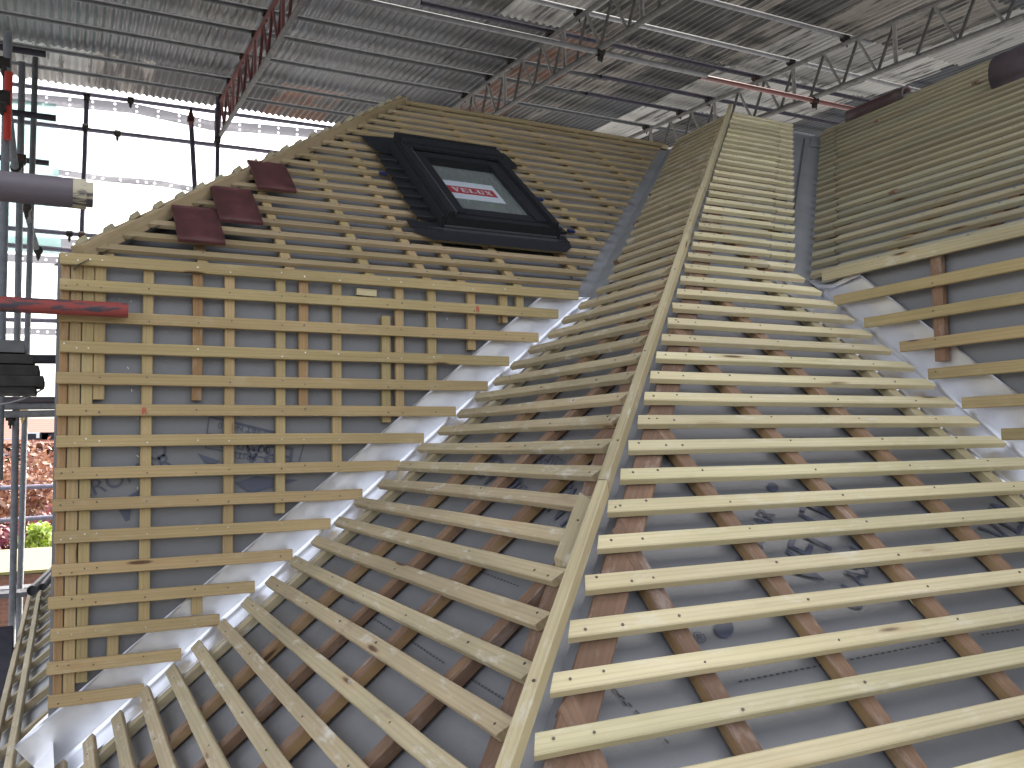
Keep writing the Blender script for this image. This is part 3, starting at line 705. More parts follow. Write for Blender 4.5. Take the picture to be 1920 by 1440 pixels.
# upper valleys, along the 45 degree lines
def vDB(t, a, side, lf):       # t = horizontal run from the break; D side and B side legs
    c = EV((XB+t, YC+t, ZB+t*T+(MD+.004)/CP))
    if side == 'c': return c+UPZ*.004
    if side == 'D': return c-XX*a+NA*lf
    return c-YY*a+NBv*lf
vd, _ = valley('valley_lining', vDB, [('D', .13, .012), ('D', .125, .002), ('D', .07, .002), ('D', .012, .003), ('c', 0, 0), ('B', .012, .003), ('B', .07, .002), ('B', .15, .002), ('B', .155, .012)], .06, (ZT-ZB)/T+.02, LEAD, 'dull grey metal valley running up right of the roof window', 40, .001)
def vEA(t, a, side, lf):
    c = EV((XE+t*T/TE, YA+t, ZB+t*T+(MD+.004)/CP))
    if side == 'c': return c+UPZ*.004
    if side == 'A': return c-XX*a+NA*lf
    return c-YY*a+NE*lf
ve, _ = valley('valley_lining', vEA, [('A', .15, .012), ('A', .145, .002), ('A', .07, .002), ('A', .004, .003), ('c', 0, 0), ('E', .004, .003), ('E', .07, .002), ('E', .13, .002), ('E', .135, .012)], .03, (ZTE-ZB)/T+.0, LEADG, 'smooth grey valley channel between the pale slope and greenish slope', 40, .0006)
b = MB(); t0 = (ZTE-ZB)/T-.16
b.poly([vEA(t0, .10, 'A', .006), vEA(t0, 0, 'c', .002)+UPZ*.004, vEA(t0+.2, 0, 'c', 0)+UPZ*.006, vEA(t0+.2, .10, 'A', .007)]); b.poly([vEA(t0, 0, 'c', .002)+UPZ*.004, vEA(t0, .10, 'E', .006), vEA(t0+.2, .10, 'E', .007), vEA(t0+.2, 0, 'c', 0)+UPZ*.006])
b.obj('upper_lap', LEADG, ve)

# ridge tiles resting on the right slope's top edge
for (y0, y1, lab, s_) in ((2.15, 2.66, 'dark half round ridge tile lying on the right slope near its top', 1.80), (3.55, 3.98, 'slim dark red ridge tile behind the right slope, near grey valley', STE+.03)):
    b = MB(); r = .115 if y0 < 3 else .05; c0, c1 = PEu(y0, s_, .0), PEu(y1, s_, .0)
    if y0 > 3: c0, c1 = c0-UPZ*.0, c1-UPZ*.0
    ax = (c1-c0); n = 14
    for rr in (r, r-.014):
        b.grid(lambda u, v: c0+ax*v+(UPE*math.cos(math.pi*u)*1.0+NE*math.sin(math.pi*u))*rr, n, 4)
    m1 = (n+1)*5
    for k in range(4):
        for e in (0, n*5): b.face([e+k, e+k+1, e+k+1+m1, e+k+m1])
    for k in range(n):
        for e in (0, 4): b.face([k*5+e, (k+1)*5+e, (k+1)*5+e+m1, k*5+e+m1])
    o = b.obj('ridge_tile', CLAYD if y0 < 3 else simple('dull_red_clay', (.05, .02, .02))); tag(o, lab, 'ridge tile')

# ================================================================== TEMPORARY ROOF
SL = .067; Z0 = 3.5448
def CZ(x, y, o=0): return EV((x, y, Z0+SL*y-o))
TR = thing('temporary_roof', CZ(3, 8), 'temporary roof of patched corrugated metal sheets over the whole site', 'temporary roof')
rows = [11.55, 10.2, 8.72, 7.28, 6.08, 4.9]; PW = .0762*9
NX0, NX1 = -3, 12
vis = {}
def tin_kind(c, r):
    rnd = random.Random(c*131+r*17+5).random()
    tbl = {(1, 1): 'dark', (2, 1): 'dark', (3, 1): 'dark', (2, 0): 'dark', (3, 0): 'grey', (4, 0): 'rust', (0, 1): 'dark', (-1, 1): 'dark', (1, 2): 'grey', (0, 2): 'grey', (3, 3): 'grey', (4, 3): 'grey', (2, 2): 'black', (4, 1): 'grey', (5, 1): 'grey', (5, 2): 'grey', (3, 2): 'grey',
           (4, 2): 'grey', (6, 0): 'rust', (6, 1): 'grey', (7, 1): 'rust', (6, 2): 'grey', (5, 3): 'black', (6, 3): 'bright', (7, 3): 'warm', (7, 2): 'rust', (8, 2): 'warm', (8, 1): 'black', (9, 1): 'grey', (8, 3): 'black', (9, 2): 'black',
           (9, 3): 'warm', (7, 0): 'dark', (8, 0): 'bright', (10, 2): 'bright', (10, 1): 'bright', (10, 3): 'bright', (12, 2): 'bright', (12, 3): 'bright', (12, 1): 'bright', (11, 3): 'bright', (11, 2): 'bright', (11, 1): 'black', (9, 0): 'warm', (10, 0): 'warm', (8, 4): 'warm', (9, 4): 'black', (10, 4): 'warm', (11, 4): 'warm'}
    if (c, r) in tbl: return tbl[(c, r)]
    return 'grey' if rnd < .3 else 'dark' if rnd < .42 else 'warm' if rnd < .62 else 'bright' if rnd < .88 else 'black'
def corr(b, x0, x1, y0, y1, o):
    n = int(round((x1-x0)/.0762*8)); i = len(b.v)
    for (y, oo) in ((y0, o), (y1, o-.018)):
        for k in range(n+1):
            x = x0+(x1-x0)*k/n; b.v.append(CZ(x, y, oo+.0115*math.cos(2*math.pi*(x-x0)/.0762)))
    for k in range(n): b.face([i+k, i+k+1, i+n+2+k, i+n+1+k], 0, True)
for c in range(NX0, NX1+1):
    for r in range(5):
        x0 = .14+PW*(c-1); jx = random.uniform(-.002, .002); jy = random.uniform(-.03, .03)
        b = MB(); corr(b, x0+jx, x0+jx+.0762*10, rows[r]+jy*.5+(.0 if r == 0 else .08), rows[r+1]+jy, -.010-.005*(c % 2))
        o = b.obj('corrugated_sheet', TIN[tin_kind(c, r)], TR)
b = MB()
corr(b, -4.0, .14+PW*(NX0-1), 11.55, 4.9, -.01); corr(b, .14+PW*NX1, 15.5, 11.55, 4.9, -.01); corr(b, -4.0, 15.5, 5.0, 1.9, -.02)  # unseen sheets added for the lighting, southern edge placed to shade the slopes
b.obj('corrugated_sheet', TIN['grey'], TR)['kind'] = 'stuff'

def clamp(name, p, parent, mat=COUP, s=1., axis=XX):
    b = MB(); a = EV(axis).normalized()
    b.tube(EV(p)-a*.032*s, EV(p)+a*.032*s, .037*s, 10, 0, False)
    b.cbox(EV(p)+EV((0, 0, -.045*s)), (.03*s, 0, 0), (0, .05*s, 0), (0, 0, .05*s)); b.tube(EV(p)+EV((.0, -.02*s, -.04*s)), EV(p)+EV((.0, -.02*s, -.095*s)), .008*s, 6, 0, False)
    return b.obj(name, mat, parent)
def pole(name, a, b_, label, cat, mat=TUBE, r=.0242, group=None, clamps=(), cmat=COUP, n=16, caxis=None):
    a, b_ = EV(a), EV(b_); base = a if a.z < b_.z else b_
    if clamps:
        o = thing(name, base, label, cat, group)
        m = MB(); m.tube(a, b_, r, n); m.obj('tube', mat, o, frame((a+b_)/2, b_-a, UPZ if abs((b_-a).normalized().z) < .9 else XX))
        for c in clamps: clamp('coupler', c, o, cmat, r/.0242, caxis or (b_-a))
    else:
        m = MB(); m.tube(a, b_, r, n); o = m.obj(name, mat, None, frame((a+b_)/2, b_-a, UPZ if abs((b_-a).normalized().z) < .9 else XX)); tag(o, label, cat, group)
    return o
TX = [1.6, 4.12, 6.68, 9.2]; GP = 'purlin tubes under the corrugated sheets'
for y, lab, x0, x1, mt in ((10.85, 'purlin tube nearest the scalloped eave of the sheets', -1.5, 7.5, TUBE), (10.24, 'second purlin tube in from the scalloped eave', -1.5, 8.5, TUBE), (9.4, 'third purlin tube in from the eave, above tilted red beam', -1.5, 9, TUBE),
                           (8.73, 'fourth purlin tube in, left part bright and right part dull', -1.5, 5.42, TUBE), (8.18, 'fifth purlin tube in from eave, spliced right of middle beam', -1.5, 5.3, TUBE), (7.33, 'purlin tube crossing behind posts of the right hand beam', 2.8, 12, TUBED),
                           (6.8, 'bright purlin tube passing behind the middle lattice beam, between its braces', -1.5, 12, TUBEB), (6.08, 'brightest purlin tube, slanting down to the right hand beam', 3.2, 7.0, TUBEB)):
    pole('purlin_tube', CZ(x0, y, .055), CZ(x1, y, .055), lab, 'purlin', mt, .0242, GP, [CZ(x, y, .075) for x in TX if x0 < x < x1])
pole('purlin_tube', CZ(5.35, 8.68, .06), CZ(12, 8.68, .06), 'dull dark purlin tube carrying on right from the fourth one', 'purlin', TUBED, .0242, GP, [CZ(6.68, 8.68, .08)])
pole('purlin_tube', CZ(5.2, 8.13, .06), CZ(12, 8.13, .06), 'dull dark purlin tube carrying on right from the fifth one', 'purlin', TUBED, .0242, GP, [CZ(6.68, 8.13, .08)])
pole('tie_tube', CZ(.9, 6.44, .56), CZ(5.3, 6.47, .56), 'bright tie tube hung below the middle lattice beam', 'tie tube', TUBEB, .0242, 'tie tubes under the beams', [CZ(4.13, 6.46, .56)])
pole('tie_tube', CZ(5.25, 6.5, .57), CZ(9.3, 6.5, .57), 'rusty red tie tube hung below the right lattice beam', 'tie tube', REDSTEEL, .0242, 'tie tubes under the beams', [CZ(6.68, 6.5, .57)])
for x, y0, y1, lab, mt, mb, gap in ((1.6, 11.3, 4.9, 'red lattice beam with pale bottom chord, leftmost of the roof beams', REDSTEEL, ALUT, .6), (4.12, 10.9, 4.9, 'middle pale lattice beam, behind the roof window slope', ALUT, ALUT, .6),
                                 (6.68, 10.6, 4.3, 'right hand pale lattice beam, nearest above greenish slope', ALUT, ALUT, .6), (9.2, 10.6, 4.5, 'far right lattice beam mostly beyond the picture', ALUT, ALUT, .6)):
    if x > 9: continue
    o = thing('lattice_beam', CZ(x, y0, .55), lab, 'lattice beam', 'lattice beams under the temporary roof')
    tc, bc = .125, .53
    b = MB(); b.tube(CZ(x, y0, tc), CZ(x, y1, tc), .024, 12); b.obj('top_chord', mt, o)
    b = MB(); b.tube(CZ(x, y0, bc), CZ(x, y1, bc), .026, 12); b.obj('bottom_chord', mb, o)
    yy = y0-.05; j = 0
    while yy > y1+.1:
        for kind in ('v', 'd'):
            b = MB(); nx = yy-.42
            if kind == 'v':
                if j % 3 == 0: b.tube(CZ(x, yy, tc+.015), CZ(x, yy, bc-.015), .02, 8, 0, False)
                else: b.tube(CZ(x, yy, tc+.015), CZ(x, yy-.2, bc-.015), .014, 8, 0, False)
            else: b.tube(CZ(x, yy-.22, bc-.015), CZ(x, nx, tc+.015), .014, 8, 0, False)
            b.obj('brace', mt, o)
        yy -= .42; j += 1

# ================================================================== SCAFFOLD on the far and left sides
GS = 'scaffold standards at the left'; GL = 'scaffold ledgers behind the left corner'
pole('scaffold_standard', at(153, 447, y=11.15), at(163, 176, y=11.15), 'thin dark upright pole meeting the eave, right of the tube ends', 'scaffold pole', TUBEL, .0255, GS, [at(163, 182, y=11.12), at(160, 238, y=11.12), at(153, 440, y=11.12)], COUP, 14, XX)
pole('scaffold_standard', at(407, 345, y=10.9), at(409, 182, y=10.9), 'dark upright pole under the end of the red beam', 'scaffold pole', TUBEL, .025, GS, [at(408, 262, y=10.9)], COUP, 14, XX)
pole('scaffold_standard', at(394, 350, y=11.6), at(393, 228, y=11.6), 'thin upright pole close left of the red beam pole', 'scaffold pole', TUBEL, .024, GS)
o = pole('raking_pole', at(366, 362, y=10.6), at(358, 226, y=10.6), 'leaning pole with a pointed red screw head', 'scaffold pole', TUBEL, .027, GS, [at(358, 224, y=10.6)], REDSTEEL, 14, UPZ)
b = MB(); p = at(358, 222, y=10.6); b.tube(p, p+EV((0, 0, .13)), .04, 10, 0, False, .006); b.obj('screw_head', REDSTEEL, o)
pole('scaffold_standard', dep := ray(18, 1440)*6.6, ray(41.5, 117)*6.82, 'galvanised upright with a free top, second from the left edge', 'scaffold pole', TUBES, .0242, GS, [ray(40, 298)*6.75, ray(20, 780)*6.68], COUP, 16, XX)
pole('scaffold_standard', ray(31, 1330)*7.4, ray(66.5, 108)*7.75, 'bluish upright pole, its top tucked under a dark tube end', 'scaffold pole', TUBES, .0242, GS, [ray(42, 772)*7.5], COUPB, 16, XX)
o = thing('scaffold_standard', ray(2, 700)*5.5, 'leftmost upright pole with a red painted upper stretch', 'scaffold pole', GS)
m = MB(); m.tube(ray(-3, 900)*5.5, ray(15, 60)*5.4, .0242, 16); m.obj('tube', TUBES, o)
m = MB(); m.tube(ray(13, 262)*5.38, ray(16.5, 135)*5.36, .0225, 14, 0, False); m.obj('red_sleeve', redtube('fresh_red_paint', (.4, .35, .3), (.42, .045, .03), .68), o)
clamp('coupler', ray(6, 183)*5.35, o, COUP, 1.2, XX); clamp('coupler', ray(8, 118)*5.4, o, COUP, 1., XX)
for (a, c, lab, mt) in (((12, 156), (625, 240), 'topmost dark ledger tube just below the scalloped eave', TUBEL), ((12, 225), (560, 291), 'second dark ledger tube, crossing the white sheeting', TUBEL), ((8, 427), (330, 456), 'third dark ledger tube, ending behind the wall top corner', TUBEL), ((8, 459), (230, 478), 'fourth dark ledger tube, close beside wall top corner', TUBEL),
                        ((8, 599), (200, 604), 'dark ledger tube behind the red tube end', TUBEL), ((0, 915), (190, 908), 'lower ledger tube in front of the copper tree', TUBEL), ((0, 976), (190, 963), 'lowest ledger tube, above the yellow green bush', TUBEL)):
    pole('scaffold_ledger', at(*a, y=11.2), at(*c, y=11.2), lab, 'scaffold pole', mt, .0255, GL, [at(a[0]*.62+c[0]*.38, a[1]*.62+c[1]*.38, y=11.2)] if c[0] > 300 else (), COUP, 14, XX)
GT = 'scaffold tube ends pointing in from the left'
def etube(px, py, d, L, r, label, mat, clamps=(), tilt=0):
    p = ray(px, py)*d; return pole('scaffold_tube', p+EV((-L, 0, tilt*L)), p, label, 'scaffold tube', mat, r, GT, clamps, COUP, 20, YY)
etube(86, 102, 6.8, 3, .0242, 'dark tube end at upper left, just under the sheets', TUBED)
etube(105, 222, 6.8, 3, .0242, 'dark scuffed tube end crossing the second ledger', TUBED)
etube(92, 306, 7.9, 3, .0242, 'short dark tube end between two uprights and thick pipe', TUBED, [ray(40, 302)*7.4])
o = thing('scaffold_tube', ray(163, 365)*1.47, 'thick plum coloured tube end with flaked cream paint, nearest the camera', 'scaffold tube', GT)
e = ray(162, 365)*1.47; m = MB(); m.tube(e+EV((-1.6, 0, .0)), e+EV((-.0135, 0, 0)), .0242, 28); m.obj('tube', PLUMTUBE, o, frame(e, XX, UPZ))
m = MB(); m.tube(e+EV((-.02, 0, 0)), e+EV((.0, 0, 0)), .0245, 28); m.obj('painted_end', CREAMP, o, frame(e, XX, UPZ))
e = ray(240, 582)*2.9; pole('scaffold_tube', e+EV((-2, 0, .0)), e, 'chipped red tube end overlapping the left wall battens', 'scaffold tube', REDTUBE, .0242, GT, (), COUP, 24)
pole('scaffold_tube', ray(-60, 673)*4.7, ray(150, 674)*4.7, 'thick dark tube beside the board stack', 'scaffold tube', TUBED, .0242, GT)
pole('scaffold_tube', ray(-60, 750)*6.6, ray(150, 750)*6.6, 'plum tube above the two silver tubes', 'scaffold tube', PLUMTUBE, .0242, GT)
pole('scaffold_tube', ray(-40, 763)*6.6, ray(150, 761)*6.6, 'upper of two silver tubes above the red roof', 'scaffold tube', TUBEB, .0242, GT)
pole('scaffold_tube', ray(-40, 778)*6.2, ray(150, 774)*6.2, 'lower of two silver tubes above the red roof', 'scaffold tube', TUBEB, .0242, GT)
# diagonal braces by the standards
pole('scaffold_brace', ray(30, 330)*6.4, ray(15, 205)*5.6, 'grey diagonal brace behind the leftmost upright', 'scaffold brace', TUBES, .0242, None, [ray(30, 315)*6.3], COUP, 14, YY)
pole('scaffold_brace', ray(72, 478)*8.2, ray(43, 372)*7.3, 'grey diagonal brace ending at a hanging coupler', 'scaffold brace', TUBES, .0242, None, [ray(72, 470)*8.1, ray(50, 390)*7.3], COUP, 14, YY)
# board stack
BD = simple('old_dark_board', (.040, .038, .036), .8, 0, .2, 9, .45, .4, 30)
labs = ['bottom board of the dark stack at left edge', 'second board up of the dark stack at left edge', 'third board up of the dark stack at left edge', 'top board of the dark stack at left edge']
for i, (x1, y0, y1) in enumerate(((66, 738, 724), (81, 724, 704), (72, 704, 684), (62, 682, 664))):
    p = ray(x1, y0)*4.0; q_ = ray(x1, y1)*4.0; h = (q_.z-p.z)*.97
    b = MB(); b.box(p+EV((-.5, 0, 0)), (.5, 0, 0), (0, .24, 0), (0, 0, h)); b.box(p+EV((-.5, .02, h*.2)), (.503, 0, 0), (0, .2, 0), (0, 0, h*.5))
    tag(b.obj('scaffold_board', BD), labs[i], 'board', 'boards stacked at left')
p = ray(46, 661)*4.0; q_ = ray(46, 638)*4.0; b = MB(); b.box(p+EV((-.5, 0, 0)), (.5, 0, 0), (0, .05, 0), (0, 0, q_.z-p.z)); b.box(p+EV((-.5, .05, 0)), (.5, 0, 0), (0, .2, 0), (0, 0, .03))
tag(b.obj('toe_board', simple('weathered_board', (.12, .12, .12), .8, 0, .2, 14, .3)), 'grey upright board standing on the dark board stack', 'board')
# black cable drooping under the stack
b = MB(); pts = [ray(82, 728)*4.0, ray(66, 738)*4.1, ray(45, 748)*4.2, ray(20, 755)*4.3, ray(2, 758)*4.4]
for a, c in zip(pts, pts[1:]): b.tube(a, c, .004, 6, 0, False)
tag(b.obj('cable', BLACKGL), 'thin black cable drooping below the dark board stack', 'cable')

# ------------------------------------------------------------------ white sheeting with eyelet strips
def sheeting_mat(name, col, tr):
    m, n, l, bs = newmat(name); q = NB(n, l); out = n['Material Output']
    t = n.new('ShaderNodeBsdfTranslucent'); d = n.new('ShaderNodeBsdfDiffuse'); tp = n.new('ShaderNodeBsdfTransparent'); mx = n.new('ShaderNodeMixShader'); m2 = n.new('ShaderNodeMixShader')
    f = q.noise(q.coords(), 3, 4); c = q.mix(q.ramp(f, [(.3, 0), (.7, 1)]), tuple(x*.92 for x in col), col)
    l.new(c, t.inputs[0]); l.new(c, d.inputs[0]); mx.inputs[0].default_value = .4; l.new(t.outputs[0], mx.inputs[1]); l.new(d.outputs[0], mx.inputs[2])
    m2.inputs[0].default_value = tr; l.new(mx.outputs[0], m2.inputs[1]); l.new(tp.outputs[0], m2.inputs[2]); l.new(m2.outputs[0], out.inputs[0]); return m
SHW = sheeting_mat('white_sheeting', (.9, .9, .9), .45); SHC = sheeting_mat('pale_teal_sheeting', (.30, .46, .46), .1); STRIP = sheeting_mat('grey_reinforced_strip', (.17, .17, .19), .0)
def strip(b, pts, wd, y, holes=2, hr=.014):
    """ribbon through image-independent points pts (x, z), with real eyelet holes"""
    cell = wd/holes; total = []
    L = sum((EV(q_)-EV(p)).length for p, q_ in zip(pts, pts[1:]))
    step = cell*1.25; n = max(1, int(L/step))
    def pos(t):
        d = t*L
        for p, q_ in zip(pts, pts[1:]):
            l0 = (EV(q_)-EV(p)).length
            if d <= l0: return EV(p)+(EV(q_)-EV(p))*(d/l0)
            d -= l0
        return EV(pts[-1])
    for i in range(n):
        a, c = pos(i/n), pos((i+1)/n)
        for h in range(holes):
            z0, z1 = wd*h/holes-wd/2, wd*(h+1)/holes-wd/2
            A_, B_, C_, D_ = EV((a.x, y, a.y+z0)), EV((c.x, y, c.y+z0)), EV((c.x, y, c.y+z1)), EV((a.x, y, a.y+z1))
            if i % 3 == 1 or (holes == 1 and i % 2):
                cc = (A_+B_+C_+D_)/4; ring = [cc+EV((hr*math.cos(k*math.pi/4+math.pi/8), 0, hr*math.sin(k*math.pi/4+math.pi/8))) for k in range(8)]
                i0 = len(b.v); b.v += [A_, B_, C_, D_]+ring
                for q4 in ([1, 2, 4+0, 4+7], [2, 4+1, 4+0], [2, 3, 4+2, 4+1], [3, 4+3, 4+2], [3, 0, 4+4, 4+3], [0, 4+5, 4+4], [0, 1, 4+6, 4+5], [1, 4+7, 4+6]): b.face([i0+k for k in q4])
            else: b.poly([A_, B_, C_, D_])
def xz(px, py, y): p = at(px, py, y=y); return (p.x, p.z)
for (name, label, x0, x1, z0, z1, y, mat, strips) in (
    ('sheeting_panel', 'upper white sheeting panel below the eave, with two eyelet rows', -1.2, 3.4, 3.14, 4.02, 11.32, SHW, [([(20, 183), (110, 190), (250, 203), (400, 236), (470, 240), (620, 253)], .125, 2)]),
    ('sheeting_panel', 'lower white sheeting panel, single eyelet row along its top', -1.2, 3.4, 2.28, 3.2, 11.36, SHW, [([(100, 322), (200, 335), (300, 344), (375, 357)], .075, 1)]),
    ('sheeting_panel', 'bottom white sheeting panel beside the wall corner', -1.2, 2.0, 1.3, 2.34, 11.40, SHW, [([(8, 452), (110, 455), (180, 462)], .11, 1), ([(8, 483), (140, 490)], .09, 1), ([(8, 620), (150, 624)], .075, 1)])):
    o = thing(name, (x0, y, z0), label, 'sheeting', 'white sheeting on the far scaffold')
    b = MB(); b.grid(lambda u, v: (x0+(x1-x0)*u, y+noise.noise((u*9, v*5, z0))*.03, z0+(z1-z0)*v-.02*math.sin(u*9)), 24, 8); b.obj('sheet', mat, o)
    for pts, wd, h in strips:
        b = MB(); strip(b, [xz(*p, y-.04) for p in pts], wd, y-.04, h); b.obj('eyelet_strip', STRIP, o)
o = MB(); q1, q2 = at(12, 470, y=11.25), at(106, 195, y=11.25)
o.grid(lambda u, v: (q1.x-.3+(q2.x-q1.x+.3+.08*(1-v))*u, 11.26+noise.noise((u*4, v*5, 8))*.03, q1.z+(q2.z-q1.z)*v), 12, 14); tag(o.obj('sheeting_panel', SHC), 'pale teal sheeting hanging behind the uprights at left edge', 'sheeting', 'white sheeting on the far scaffold')

# ------------------------------------------------------------------ low things at the lower left
b = MB(); p = at(62, 1100, y=7.0)
for i, (dx, r) in enumerate(((0, .034), (.06, .024))):
    b.tube(p+EV((dx, -.2, .02*i)), p+EV((dx+.12, .9, .05*i)), r, 12)
tag(b.obj('membrane_roll', simple('black_roll', (.03, .03, .034), .5)), 'dark curled membrane roll at top of the lower eave', 'membrane roll')
for i, lab in enumerate(('grey scaffold board at lower left, nearer the eave', 'grey scaffold board at lower left, outer one with pale edge')):
    p = at(-40, 1126-i*9, y=8.3+.45*i); b = MB(); b.box(p, (.95, 0, 0), (0, .22, .0), (0, 0, .038)); tag(b.obj('scaffold_board', simple('grey_board_%d' % i, (.11, .11, .12), .8, 0, .2, 12, .3)), lab, 'board')
b = MB(); p = at(4, 1290, y=6.2)
b.cbox(p, (.10, 0, 0), (0, .1, 0), (0, 0, .7)); b.cbox(p+EV((.12, 0, .2)), (.3, 0, 0), (0, .05, 0), (0, 0, .05)); tag(b.obj('scaffold_bracket', TUBED), 'dark hop up bracket on the lower left uprights', 'bracket')

# ================================================================== BACKGROUND: house, trees, shrubs
def house(y, px0, px1, ptop, peave, pbot):
    t0, t1 = at(px0, ptop, y=y+3.2), at(px1, ptop, y=y+3.2); e0, e1 = at(px0, peave, y=y), at(px1, peave, y=y); zb = -6.5
    x0, x1 = e0.x-6, e1.x+2.5
    o = thing('house', ((x0+x1)/2, y, zb), 'white house with an orange red tiled roof beyond the copper tree', 'house')
    b = MB(); b.box((x0+.3, y+.35, zb), (x1-x0-.6, 0, 0), (0, 6, 0), (0, 0, e0.z-zb)); b.obj('wall', simple('white_render', (.78, .77, .75), .8, 0, .2, 3, .06), o)
    m, n, l, bs = newmat('orange_clay_roof'); q = NB(n, l); wv = n.new('ShaderNodeTexWave'); wv.bands_direction = 'Y'; l.new(q.coords((1, 1, 1), False), wv.inputs[0]); wv.inputs['Scale'].default_value = 1.15; wv.inputs['Distortion'].default_value = .6
    l.new(q.mix(q.ramp(wv.outputs['Fac'], [(.1, 0), (.6, 1)]), (.115, .034, .02), (.20, .068, .042)), bs.inputs['Base Color']); bs.inputs['Roughness'].default_value = .8
    b = MB(); b.prism([(x0, y-.2, e0.z-.1), (x0, y+3.2, t0.z), (x0, y+6.8, e0.z-.1), (x0, y+6.6, e0.z-.25), (x0, y+3.2, t0.z-.2), (x0, y, e0.z-.25)], (x1-x0, 0, 0)); b.obj('roof', m, o)
    for (wx, wy, ww, hh, nx, nz) in ((94, 838, 1.5, 1.0, 4, 2), (112, 838, 1.2, 1.0, 3, 2), (88, 900, 1.6, 1.1, 4, 2), (30, 850, 1.5, 1.0, 4, 2)):
        p = at(wx, wy, y=y+.3); f = MB(); f.cbox(p, (ww, 0, 0), (0, .08, 0), (0, 0, hh)); fo = f.obj('window', simple('white_window_paint', (.8, .8, .8), .5), o)
        g_ = MB()
        for i in range(nx):
            for k in range(nz):
                g_.cbox(p+EV(((i+.5)/nx*ww-ww/2, -.042, (k+.5)/nz*hh-hh/2)), (ww/nx-.1, 0, 0), (0, .01, 0), (0, 0, hh/nz-.1))
        g_.obj('pane', simple('dark_pane', (.03, .035, .045), .1), fo)
    return o
house(34, 0, 112, 785, 826, 900)

def leafmat(name, cols, tr=.35):
    m, n, l, bs = newmat(name); q = NB(n, l); g_ = n.new('ShaderNodeNewGeometry'); out = n['Material Output']
    c = q.ramp(g_.outputs['Random Per Island'], [(i/(len(cols)-1), cc) for i, cc in enumerate(cols)])
    l.new(c, bs.inputs['Base Color']); bs.inputs['Roughness'].default_value = .55
    t = n.new('ShaderNodeBsdfTranslucent'); l.new(c, t.inputs[0]); mx = n.new('ShaderNodeMixShader'); mx.inputs[0].default_value = tr
    l.new(bs.outputs[0], mx.inputs[1]); l.new(t.outputs[0], mx.inputs[2]); l.new(mx.outputs[0], out.inputs[0]); return m
BARK = simple('bark', (.09, .065, .05), .9, 0, .2, 8, .4)
def tree(name, base, top, rx, label, cat, mat, n=5000, leaf=.12, blobs=14, trunk=.16, seed=1, skirt=.25):
    rn = random.Random(seed); base = EV(base); top = EV(top); h = (top-base).length
    o = thing(name, base, label, cat)
    t = MB(); cen = []
    t.tube(base, base+(top-base)*.45, trunk, 10, 0, False, trunk*.6)
    for i in range(blobs):
        a = rn.uniform(0, 6.283); zf = skirt+(1-skirt)*((i+.5)/blobs); rr = rx*math.sqrt(max(.05, 1-((zf-.55)/.55)**2))*rn.uniform(.35, .85)
        c = base+EV((math.cos(a)*rr, math.sin(a)*rr, h*zf*.97)); cen.append((c, rx*rn.uniform(.28, .5)))
        st = base+(top-base)*min(.45, zf*.6); t.tube(st, c, trunk*.4, 6, 0, False, trunk*.1)
    t.obj('trunk', BARK, o)
    b = MB()
    for i in range(n):
        c, r = cen[rn.randrange(blobs)]; d = EV((rn.gauss(0, 1), rn.gauss(0, 1), rn.gauss(0, .8))).normalized()*r*(rn.random()**.45)
        p = c+d; u = EV((rn.gauss(0, 1), rn.gauss(0, 1), rn.gauss(0, 1))).normalized(); v = u.orthogonal().normalized(); s = leaf*rn.uniform(.6, 1.3)
        b.poly([p-u*s, p+v*s*.5, p+u*s, p-v*s*.5])
    b.obj('crown', mat, o); return o
COPPER = leafmat('copper_leaves', [(.20, .07, .05), (.34, .16, .09), (.13, .04, .035), (.42, .24, .14), (.27, .10, .07)], .4)
PURPLE = leafmat('purple_leaves', [(.10, .02, .04), (.18, .04, .06), (.25, .06, .05)], .4)
YELLOW = leafmat('yellow_green_leaves', [(.25, .36, .04), (.42, .50, .06), (.14, .26, .04), (.5, .55, .12)], .5)
GREENL = leafmat('deep_green_leaves', [(.03, .10, .02), (.06, .17, .04), (.10, .24, .05)], .4)
p = at(48, 985, y=27); q_ = at(46, 866, y=27); tree('copper_beech', (p.x, 27, -6.5), q_, 2.6, 'copper beech tree with rusty pink leaves before the red roof', 'tree', COPPER, 15000, .10, 30, .22, 3, .3)
p = at(92, 985, y=25.5); q_ = at(94, 912, y=25.5); tree('copper_beech', (p.x, 25.5, -6.5), q_, 1.3, 'low copper leaved tree under the white windows of the house', 'tree', COPPER, 6000, .09, 16, .15, 13, .35)
p = at(12, 985, y=24); q_ = at(10, 880, y=24); tree('copper_beech', (p.x, 24, -6.5), q_, 1.5, 'second copper leaved tree at the very left edge', 'tree', COPPER, 7000, .09, 18, .18, 5, .3)
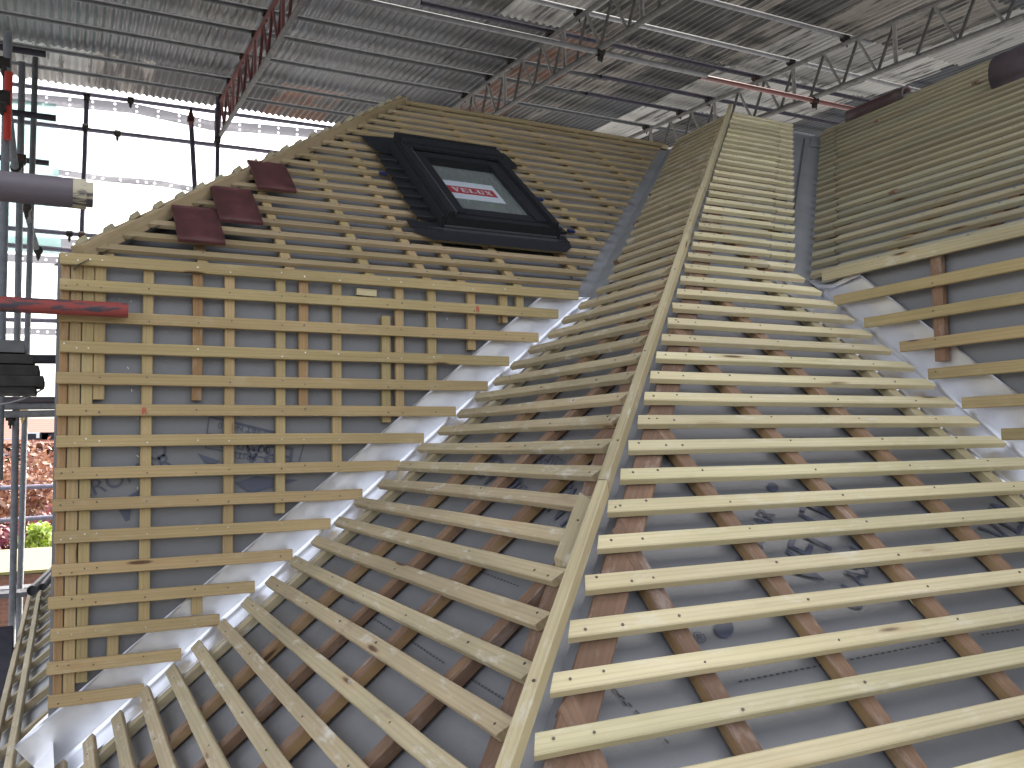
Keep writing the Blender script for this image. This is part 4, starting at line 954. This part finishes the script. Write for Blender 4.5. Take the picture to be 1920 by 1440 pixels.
p = at(95, 1030, y=19); q_ = at(96, 960, y=19); tree('purple_shrub', (p.x, 19, -5.5), q_, 1.0, 'dark purple leaved shrub behind the yellow bush', 'shrub', PURPLE, 5000, .08, 16, .08, 8, .35)
p = at(5, 1040, y=18.5); q_ = at(2, 985, y=18.5); tree('purple_shrub', (p.x, 18.5, -5.5), q_, .7, 'dark red shrub low at the left edge', 'shrub', PURPLE, 3500, .08, 12, .07, 9, .35)
p = at(72, 1060, y=16); q_ = at(66, 978, y=16); tree('yellow_bush', (p.x, 16, -4.6), q_, .52, 'bright yellow green bush above the pale hut roof', 'bush', YELLOW, 5000, .06, 22, .06, 11, .3)
p = at(72, 1060, y=15.4); q_ = at(66, 1030, y=15.4); tree('green_bush', (p.x, 15.4, -4.0), q_, .42, 'small deep green bush under the yellow one', 'bush', GREENL, 3000, .06, 12, .05, 12, .4)
# hut with pale roof and brown wall
y = 13.5; a = at(36, 1045, y=y+1.2); c = at(110, 1038, y=y+1.2); d = at(36, 1076, y=y); e = at(110, 1070, y=y)
o = thing('garden_hut', (d.x, y, -6.5), 'brown brick hut with a pale cream flat roof', 'hut')
b = MB(); b.box((d.x-.35, y+.05, -6.5), (1.8, 0, 0), (0, 1.4, 0), (0, 0, d.z+6.5-.02))
m, n, l, bs = newmat('brown_brick'); q = NB(n, l); br = n.new('ShaderNodeTexBrick'); mp = n.new('ShaderNodeMapping'); mp.inputs['Rotation'].default_value = (R_(90), 0, 0); tc = n.new('ShaderNodeTexCoord'); l.new(tc.outputs['Object'], mp.inputs[0]); l.new(mp.outputs[0], br.inputs[0])
br.inputs['Scale'].default_value = 4.5; br.inputs['Color1'].default_value = (.25, .10, .06, 1); br.inputs['Color2'].default_value = (.19, .075, .045, 1); br.inputs['Mortar'].default_value = (.22, .15, .11, 1); l.new(br.outputs[0], bs.inputs['Base Color'])
b.obj('wall', m, o)
b = MB(); b.prism([(d.x-.45, y-.05, d.z), (d.x+1.6, y-.05, e.z), (d.x+1.6, y+1.5, c.z+.05), (d.x-.45, y+1.5, a.z+.05)], (0, 0, .04)); b.obj('roof', simple('cream_felt', (.24, .205, .085), .7, 0, .3, 3, .05), o)
